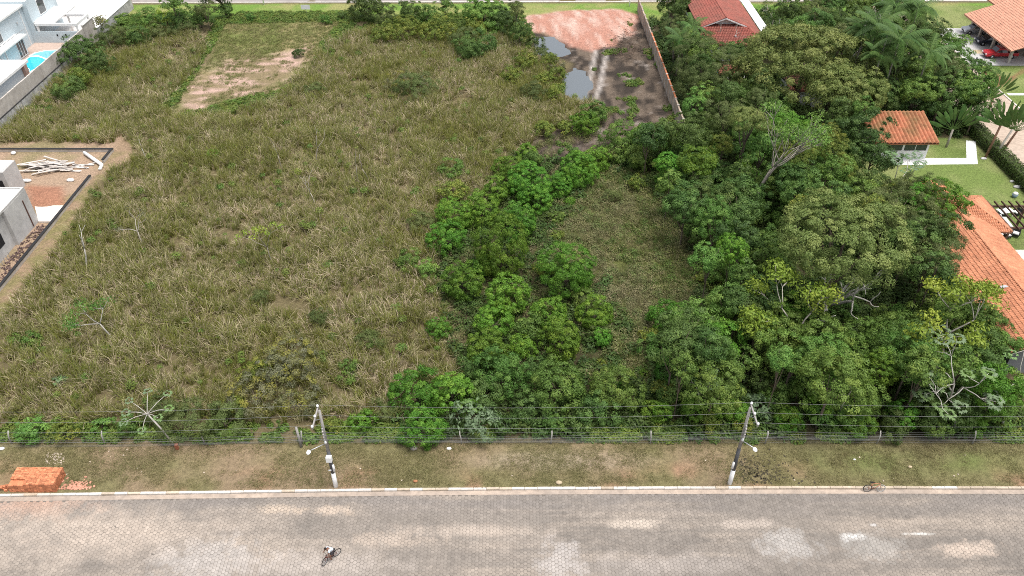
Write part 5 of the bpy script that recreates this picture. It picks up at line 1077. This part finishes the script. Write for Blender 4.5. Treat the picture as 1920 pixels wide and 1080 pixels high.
# hedge
def hedge():
    r = np.random.default_rng(17); e = empty('hedge', (63.2,88,0), 0, 'clipped dark green hedge along the side street', 'hedge'); n = 9000
    P = np.stack([r.uniform(-.8,.8,n), r.uniform(-13,12.5,n), r.uniform(.05,1.5,n)],1); f = r.integers(0,3,n); P[f==0,0] = -.8+r.normal(0,.06,(f==0).sum()); P[f==1,2] = 1.5+r.normal(0,.06,(f==1).sum()); P[f==2,0] = .8+r.normal(0,.06,(f==2).sum())
    N = np.where((f==1)[:,None], [0,0,1], np.where((f==0)[:,None], [-1,0,.3], [1,0,.3])).astype(float)+r.normal(size=(n,3))*.5
    V, F = leaf_quads(P, N, .22, .12, r); me = np_mesh('foliage', V, F, {'rnd': r.random(n), 'lobe': r.random(n)}); me.materials.append(LM['dark']); link('foliage', me, e)
    MB().box(-.6,.6,-12.8,12.3,-.05,1.3).build('twigs', mat('hedge_twigs', (.05,.05,.025), .9), e)
hedge()
# ------------------------------------------------------------------ poles, wires, fence
POLE = mat('pole_concrete', (.34,.32,.30), .85, .18, 2, .2); PDK = mat('pole_grey_paint', (.10,.10,.105), .7, .12, 2); CABLE = mat('cable_black', (.10,.10,.10), .6); WIRE = mat('wire_alu', (.26,.26,.26), .5, .05)
PB_ = [(G(630,912).x, G(630,912).y), (G(1368,907).x, G(1368,907).y)]; dx = PB_[1][0]-PB_[0][0]
POLES = [(PB_[0][0]-dx, PB_[0][1]-.5), PB_[0], PB_[1], (PB_[1][0]+dx, PB_[1][1])]
LAB = ['white-based utility pole beyond the left edge','utility pole with white equipment box, left of the two','utility pole without a box, right of the two','white-based utility pole beyond the right edge']
PH = 8.7; INS = []
for i, (x, y) in enumerate(POLES):
    e = empty('utility_pole', (x,y,0), 0, LAB[i], 'utility pole', 'utility poles along the verge')
    rr = lambda z: .17-.075*z/PH
    MB().tube([(0,0,-.2),(0,0,1.75)], [rr(0)+.012,rr(1.75)+.012], 12).build('white_base', PW, e); MB().tube([(0,0,1.75),(0,0,4.3)], [rr(1.75)+.006,rr(4.3)+.006], 12).build('painted_band', PDK, e)
    MB().tube([(0,0,4.3),(0,0,PH)], [rr(4.3),rr(PH)], 12).build('shaft', POLE, e)
    sx = -.15 if i < 2 else .12; ya, yb = .35, -1.75
    MB().box(-.05+sx,.05+sx,yb,ya,PH-.05,PH+.07).build('crossarm', POLE, e); MB().tube([(sx,-.9,PH-.05),(0,0,PH-.9)], .025, 5).build('arm_brace', METAL, e)
    ins = []
    for yy in (ya-.08, -.72, yb+.06):
        o = MB().tube([(sx,yy,PH+.07),(sx,yy,PH+.15),(sx,yy,PH+.2),(sx,yy,PH+.3)], [.04,.10,.10,.06], 8).build('insulator', PW, e); ins.append((x+sx, y+yy, PH+.3))
    INS.append(ins)
    MB().box(-.06,.06,-.24,-.14,5.7,7.0).build('cable_rack', METAL, e)
    for z in (5.85,6.15,6.45,6.75): MB().tube([(0,-.30,z-.06),(0,-.30,z+.06)], .06, 7).build('spool', CONW, e)
    d = (-1,-1) if i < 2 else (.62,-1); L = .85
    a = MB().tube([(0,-.1,5.25),(d[0]*L*.35,d[1]*L*.55,5.42),(d[0]*L,d[1]*L*1.25,5.62)], .035, 6).build('lamp_arm', METAL, e)
    b = MB(); c = Vector((d[0]*L*1.18, d[1]*L*1.5, 5.64)); b.ell(c, .17,.23,.09, 10, 6); b.build('lamp_head', PW, a)
    MB().tube([(0,-.05,5.3),(0,-.2,5.4),(0,-.2,5.6)], [.09,.09,.09], 8).build('photocell', PW, e)
    if i == 1:
        MB().bevbox(-.16,.26,-.50,-.18,3.5,4.05,.03).build('equipment_box', PW, e)
        MB().tube([(-.25,-.15,2.15),(-.02,-.15,2.2)], .05, 6).build('bracket', PW, e)
    MB().tube([(.17 if i < 2 else -.17,-.1,2.05),(.17 if i < 2 else -.17,-.12,2.75)], [.10,.09], 8).build('cable_guard', PW, e)
def sag(a, b, s, n=12): return [tuple(Vector(a).lerp(Vector(b), t)-Vector((0,0,s*4*t*(1-t)))) for t in np.linspace(0,1,n)]
for k, lab in enumerate(('far one of the three bare power wires on the crossarms','middle one of the three bare power wires on the crossarms','near one of the three bare power wires on the crossarms')):
    pts = []
    for i in range(3): pts += sag(INS[i][k], INS[i+1][k], .45)[(1 if i else 0):]
    tag(MB().tube(pts, .009, 4).build('power_wire', WIRE), lab, 'wire', 'power wires on the crossarms')
for k, z in enumerate((5.85,6.0,6.15,6.45,6.75)):
    pts = []
    for i in range(3): pts += sag((POLES[i][0],POLES[i][1]-.36,z),(POLES[i+1][0],POLES[i+1][1]-.36,z), .35+.05*k)[(1 if i else 0):]
    tag(MB().tube(pts, .010 if k else .014, 4).build('cable', CABLE if k % 2 == 0 else WIRE), '%s of the five cables strung below the crossarms' % ('lowest','second lowest','middle','second highest','highest')[k], 'cable', 'cables below the crossarms')
fn = empty('wire_fence', (0,FENCE_Y,0), 0, 'long wire fence on bent concrete posts along the verge', 'fence')
FP = mat('fence_post', (.42,.40,.37), .85, .15, 3)
fpx = [20,195,383,566,866,1033,1220,1435,1645,1825]; fx = [G(a, 836).x for a in fpx]; fx = [fx[0]-7.8]+fx+[fx[-1]+7.8]
r = np.random.default_rng(19)
for i, x in enumerate(fx):
    ln = r.normal(0,.10); p = MB().tube([(x,0,-.1),(x+ln*.6,0,.85),(x+ln-.0,.06,1.1),(x+ln,.25,1.35)], [.065,.06,.055,.05], 6).build('post', FP, fn)
for k, z in enumerate((.2,.4,.6,.8,1.0,1.25)):
    pts = []
    for i in range(len(fx)-1): pts += sag((fx[i], .0 if z < 1.1 else .18, z+r.normal(0,.02)), (fx[i+1], .0 if z < 1.1 else .18, z), .03+.04*r.random(), 5)[(1 if i else 0):]
    MB().tube(pts, .006, 4).build('wire', WIRE, fn)
p = G(566,836); o = MB().tube([(0,0,-.1),(-.12,.2,2.2)], [.12,.10], 8).build('old_post', POLE); o.location = (p.x, p.y-.15, 0); tag(o, 'thick leaning grey post at the fence left of the left pole', 'post')
p = G(333,842); o = MB().cbox((0,0,.22), .22,.22,.5).cbox((0,0,.5), .26,.26,.06).build('brick_pier', mat('brick_red', (.42,.15,.08), .9, .2, 5)); o.location = (p.x,p.y,0); tag(o, 'small red brick pier at the foot of the star-branched tree', 'pier')
# ------------------------------------------------------------------ hollow brick stack by the kerb
BR = mat('clay_brick', (.55,.215,.11), .9, .18, 5, .15, .25, .9, (.46,.17,.08), objvar=.32)
st = empty('brick_stack', (-37.4,39.35,0), .0, 'large stack of new orange clay bricks beside the kerb', 'bricks')
def brick_mesh(a, b_, c):
    m_ = MB().bevbox(-a/2,a/2,-b_/2,b_/2,0,c,.012).mesh('brick'); m_.materials.append(BR); return m_
bm1 = brick_mesh(.235,.135,.19); r = np.random.default_rng(20); nx, ny, nz = 15, 12, 5; cnt = 0
MB().box(-1.72,1.72,-.76,.72,0,.76).build('inner_bricks', BR, st)
for k in range(nz):
    for j in range(ny):
        for i in range(nx):
            if not (k == nz-1 or i in (0,nx-1) or j == 0): continue
            if k == nz-1 and (i < 5 and j < 4) : continue
            if k < nz-1 and not (j == 0 or i == nx-1): continue
            q = link('brick', bm1, st); q.location = (-1.75+.121+i*.241+r.normal(0,.010)+(.02*k-.04), -.80+j*.140+r.normal(0,.008), k*.194+r.normal(0,.004)); q.rotation_euler = (0,0,r.normal(0,.03))
o = empty('brick_stack', (-39.75,38.75,0), .3, 'small leftover pile of clay bricks at the left frame edge', 'bricks')
for i in range(14):
    q = link('brick', bm1, o); q.location = (r.normal(0,.3), r.normal(0,.15), .0+.19*(i//7)); q.rotation_euler = (0,0,r.normal(0,.4))
b = MB()
for i in range(150):
    a = r.normal(0,.55); c_ = abs(r.normal(0,.45)); s_ = .05+.09*r.random(); b.cbox((-34.2+a, 38.75+c_*.9, .03), s_*1.6, s_, .05+.04*r.random(), r.random()*3, r.normal(0,.3), 0)
tag(b.build('broken_bricks', mat('brick_shard', (.60,.30,.21), .9, .2, 6)), 'scatter of broken brick pieces right of the brick stack', 'brick rubble', None, 'stuff')
b = MB()
for i in range(60):
    p = G(r.uniform(85,120), r.uniform(850,872)); s_ = .03+.06*r.random(); b.cbox((p.x,p.y,.03), s_*2, s_, .04, r.random()*3)
for i in range(26):
    p = G(r.uniform(0,1920), r.uniform(842,905)); s_ = .02+.05*r.random(); b.cbox((p.x,p.y,.03), s_*2, s_*1.5, .05, r.random()*3)
tag(b.build('litter', mat('pale_chips', (.60,.50,.40), .9, .3, 6)), 'pale stone and wood chips scattered over the verge', 'chips', None, 'stuff')
# dark scorched leaf litter by the right pole
b = MB()
for i in range(260):
    x_ = 17.1+1.1+abs(r.normal(0,2.2)); y_ = 40.4+r.normal(0,.75); s_ = .04+.09*r.random()
    if y_ < 39.2: continue
    b.cbox((x_,y_,.02), s_*1.6, s_, .03, r.random()*3)
tag(b.build('dark_litter', mat('dark_litter', (.06,.05,.035), .9)), 'dark dry dung and leaf bits on the verge by the right pole', 'litter', None, 'stuff')
for px, py, s_, lab in ((1048,906,.28,'pale yellowish stone on the verge near the kerb'),(779,903,.2,'orange brick lump on the verge near the kerb'),(842,842,.22,'white crumpled bag on the verge under the fence'),(4,842,.25,'white bag at the fence on the far left'),(776,842,.32,'grey lump of earth under the bright shrub by the fence'),(1602,862,.12,'small white scrap on the verge left of the parked bicycle'),(1706,876,.18,'pale stone on the verge right of the parked bicycle')):
    p = G(px,py); o = MB().ell((0,0,s_*.3), s_, s_*.7, s_*.5, 8, 5).build('stone' if 'stone' in lab else 'lump' if 'lump' in lab else 'bag', mat('stone_buff', (.52,.42,.28), .9, .2, 5) if 'stone' in lab else mat('clay_lump', (.42,.2,.1), .9, .2, 4) if 'orange' in lab else GREYB if 'earth' in lab else PW); o.location = (p.x,p.y,0); tag(o, lab, 'stone' if 'stone' in lab else 'lump' if 'lump' in lab else 'litter')
# ------------------------------------------------------------------ bicycles and the rider
RUB = mat('tyre_rubber', (.035,.03,.028), .8); BLACKP = mat('black_plastic', (.02,.02,.02), .6)
def bicycle(loc, rz, label, paint, lean=0.0, steer=0.0, tyre2=None):
    e = empty('bicycle', loc, rz, label, 'bicycle'); e.rotation_euler = (lean, 0, rz)
    def wheel(par_pts, x, y, ang, rub):
        ca, sa = math.cos(ang), math.sin(ang)
        def q(a, rad, off=0): return (x+ca*rad*math.cos(a)-sa*off, y+sa*rad*math.cos(a)+ca*off, .34+rad*math.sin(a))
        w = MB().tube([q(a,.325) for a in np.linspace(0,6.283,25)[:-1]], .030, 6, closed=True).build('wheel', rub, e)
        MB().tube([q(a,.29) for a in np.linspace(0,6.283,25)[:-1]], .012, 4, closed=True).build('rim', METAL, w)
        s = MB()
        for k in range(10): s.tube([q(k*.6283,.02),q(k*.6283,.29)], .004, 3)
        s.tube([q(0,0,-.06),q(0,0,.06)], .025, 6); s.build('spokes', METAL, w)
    wheel(None, -.52, 0, 0, RUB); fxp = .54; wheel(None, fxp, 0, steer, tyre2 or RUB)
    f = MB(); bb = (-.08,0,.30); st_ = (-.22,0,.80); hd = (.36,0,.82); hl = (.40,0,.66)
    for a, b_, rd in ((bb,st_,.018),(st_,hd,.016),(bb,hl,.02),(hd,hl,.02)): f.tube([a,b_], rd*1.4, 6)
    for s_ in (-.05,.05): f.tube([(-.52,s_,.34),(-.1,s_*.5,.30)], .011, 5).tube([(-.52,s_,.34),(-.21,s_*.4,.76)], .010, 5)
    f.build('frame', paint, e)
    k = MB()
    for s_ in (-.06,.06): k.tube([(.40,s_*.6,.66),(fxp,s_,.34)], .013, 5)
    k.build('fork', paint, e)
    MB().tube([(.36,0,.82),(.33,0,.97)], .014, 6).tube([(.36,-.30,1.0),(.31,-.12,.98),(.31,.12,.98),(.36,.30,1.0)], .014, 6).build('handlebar', BLACKP, e)
    MB().tube([(-.22,0,.80),(-.25,0,.92)], .014, 6).build('seat_post', METAL, e)
    MB().add([(-.42,-.09,.94),(-.42,.09,.94),(-.2,.05,.95),(-.02,.02,.93),(-.02,-.02,.93),(-.2,-.05,.95),(-.40,-.07,.89),(-.40,.07,.89),(-.05,0,.89)], [(0,5,2,1),(5,4,3,2),(6,7,8),(0,1,7,6),(1,2,3,8,7),(0,6,8,4,5),(3,4,8)]).build('saddle', BLACKP, e)
    MB().tube([(-.08,-.07,.30),(-.08,.07,.30)], .02, 6).tube([(-.08,.07,.30),(.08,.08,.25)], .010, 5).tube([(-.08,-.07,.30),(-.24,-.08,.35)], .010, 5).cbox((.08,.13,.25), .1,.09,.02).cbox((-.24,-.13,.35), .1,.09,.02).build('pedals', BLACKP, e)
    return e
bikeA = bicycle((G(622,1049,ROADZ).x, G(622,1049,ROADZ).y, ROADZ), math.atan2(G(611,1060,ROADZ).y-G(634,1043,ROADZ).y, G(611,1060,ROADZ).x-G(634,1043,ROADZ).x), 'dark red bicycle ridden along the paved road', mat('bike_red', (.16,.035,.03), .5), 0, .35)
bk = bicycle((G(1637,921,ROADZ).x, float(kerbY(28.8))-.22, ROADZ+.004), math.pi-.0, 'orange bicycle with black saddle leaning against the kerb', mat('bike_orange', (.50,.22,.13), .55), .0, .0, mat('tyre_pale', (.45,.43,.40), .8))
bk.rotation_euler = (R_(14), 0, math.pi); bk.rotation_euler = (R_(-12), 0, 0)
SKIN = mat('skin', (.20,.10,.065), .6, .05); SHIRT = mat('shirt_pale', (.62,.68,.74), .9, .05, 4, 0, .2, 6, (.45,.52,.6)); SHORT = mat('shorts_dark', (.05,.045,.05), .9, .1); HAIR = mat('hair_black', (.012,.010,.009), .7)
def skinned(name, verts, edges, rad, m, parent, sub=2):
    me = bpy.data.meshes.new(name); me.from_pydata(verts, edges, []); o = link(name, me, parent, m)
    md = o.modifiers.new('skin', 'SKIN'); sk_ = me.skin_vertices[0].data
    for i, q in enumerate(rad): sk_[i].radius = (q if hasattr(q,'__len__') else (q,q)); sk_[i].use_root = (i == 0)
    md.use_smooth_shade = True
    s_ = o.modifiers.new('sub', 'SUBSURF'); s_.levels = sub; s_.render_levels = sub
    return o
def rider(e):
    V = [(-.24,0,.98),(-.10,0,1.15),(.06,0,1.33),(.16,0,1.44),(.23,0,1.52),(.29,0,1.60),(.33,0,1.70)]; E = [(i,i+1) for i in range(6)]; Rr = [.135,.13,.145,.10,.055,.085,.07]
    def add(ch, rr, root):
        p = root
        for c, q in zip(ch, rr): V.append(c); Rr.append(q); E.append((p, len(V)-1)); p = len(V)-1
        return p
    V.append((.385,0,1.61)); Rr.append(.016); E.append((5,len(V)-1))     # nose
    for s_ in (-1,1): V.append((.27,s_*.088,1.61)); Rr.append(.014); E.append((5,len(V)-1))
    for s_ in (-1,1):
        w = add([(.10,s_*.19,1.39),(.20,s_*.26,1.19),(.31,s_*.27,1.04)], [.058,.045,.032], 3)
        pl_ = add([(.35,s_*.275,1.025)], [.028], w)
        for k in range(4): add([(.385,s_*(.245+.018*k),1.03),(.405,s_*(.245+.018*k),1.005),(.395,s_*(.245+.018*k),.985)], [.0095,.009,.008], pl_)
        add([(.35,s_*.235,1.005),(.365,s_*.225,.985)], [.011,.009], w)
        kx, kz = ((.16,.66) if s_ > 0 else (.10,.78)); fx_, fz = ((.04,.30) if s_ > 0 else (-.22,.42))
        an = add([(-.20,s_*.10,.94),(kx,s_*.13,kz),(fx_,s_*.13,fz)], [.095,.062,.04], 0)
        add([(fx_+.06,s_*.13,fz-.035),(fx_+.15,s_*.13,fz-.04)], [.038,.03], an)
    skinned('body', V, E, Rr, SKIN, e, 1)
    SV = [(-.24,0,1.0),(-.10,0,1.15),(.06,0,1.33),(.14,0,1.42),(.10,.19,1.39),(.17,.24,1.25),(.10,-.19,1.39),(.17,-.24,1.25)]
    skinned('shirt', SV, [(0,1),(1,2),(2,3),(2,4),(4,5),(2,6),(6,7)], [.165,.16,.175,.11,.085,.07,.085,.07], SHIRT, e, 2)
    skinned('shorts', [(-.26,0,.97),(-.20,.10,.94),(.06,.13,.76),(-.20,-.10,.94),(.0,-.13,.82)], [(0,1),(1,2),(0,3),(3,4)], [.16,.125,.09,.125,.09], SHORT, e, 2)
    MB().ell((.275,0,1.66), .10,.088,.085, 12, 8).build('hair', HAIR, e)
pe = empty('person', bikeA.location, bikeA.rotation_euler.z, 'cyclist in pale shirt and dark shorts leaning over the handlebar', 'person'); rider(pe)
# ------------------------------------------------------------------ small far things
def post(px, py, H, lab, panel=False):
    p = G(px,py); e = empty('sign_post' if panel else 'marker_post', (p.x,p.y,0), 0, lab, 'sign' if panel else 'post')
    MB().tube([(0,0,-.1),(0,0,H)], .06 if panel else .13, 8).build('post', METAL if panel else PW, e)
    if panel: MB().box(-.8,.8,-.10,-.065,H-.75,H+.05).build('panel', PW, e)
    else: MB().tube([(0,0,H),(0,0,H+.05)], [.13,.05], 8).build('cap', PW, e)
post(575,27,1.7,'blank white sign board on a post on the far verge',True)
post(495,9,3.0,'white post at the far kerb left of the sign board'); post(749,11,2.4,'white post at the far kerb between two dark shrubs'); post(186,8,3,'white post at the far kerb behind the blue house drive'); post(1180,12,2.2,'stubby white gate post right of the pink earth mound'); post(1090,3,1.2,'short white post at the far kerb behind the earth mound')
p = G(1458,57); e = empty('goal_frame', (p.x,p.y,0), 0, 'white tube goal frame on the grass right of red tiled house', 'goal')
for x in (0,2.6): MB().tube([(x,0,-.05),(x,0,2)], .05, 6).build('upright', PW, e)
MB().tube([(-.05,0,2.0),(2.65,0,2.0)], .05, 6).build('crossbar', PW, e)
e = empty('utility_pole', (64.0,105,0), 0, 'dark utility pole beside the side street near the carport', 'utility pole'); MB().tube([(0,0,-.1),(0,0,8)], [.17,.12], 8).build('shaft', PDK, e); MB().box(-.5,.5,-.05,.05,7.4,7.52).build('crossarm', PDK, e)
for x in (-.4,0.,.4): MB().tube([(x,0,7.52),(x,0,7.7)], .05, 6).build('insulator', PW, e)
# cut brushwood heap on the mud
b = MB(); r = np.random.default_rng(23)
for i in range(240):
    p = G(r.normal(1178,16), r.normal(90,16)); a = r.random()*6.28; L = .5+1.3*r.random(); z = .1+.7*r.random(); b.tube([(p.x,p.y,z),(p.x+math.cos(a)*L*.5,p.y+math.sin(a)*L*.5,z+.12+r.normal(0,.1)),(p.x+math.cos(a+.3)*L,p.y+math.sin(a+.3)*L,max(.03,z+r.normal(0,.2)))], .03, 3, cap=False)
for i in range(200):
    p = G(r.uniform(1005,1230), r.uniform(205,300)); 
    if sdist(np.array([p.x]),np.array([p.y]),PG['mud'])[0] < .3: continue
    a = r.random()*6.28; L = .5+1.5*r.random(); b.tube([(p.x,p.y,.06),(p.x+math.cos(a)*L*.5,p.y+math.sin(a)*L*.5,.18),(p.x+math.cos(a)*L,p.y+math.sin(a)*L,.05)], .025, 3, cap=False)
tag(b.build('brushwood', mat('brushwood', (.16,.115,.085), .9, .3, 4)), 'tangled cut brushwood strewn over the mud by the block wall', 'brushwood', None, 'stuff')
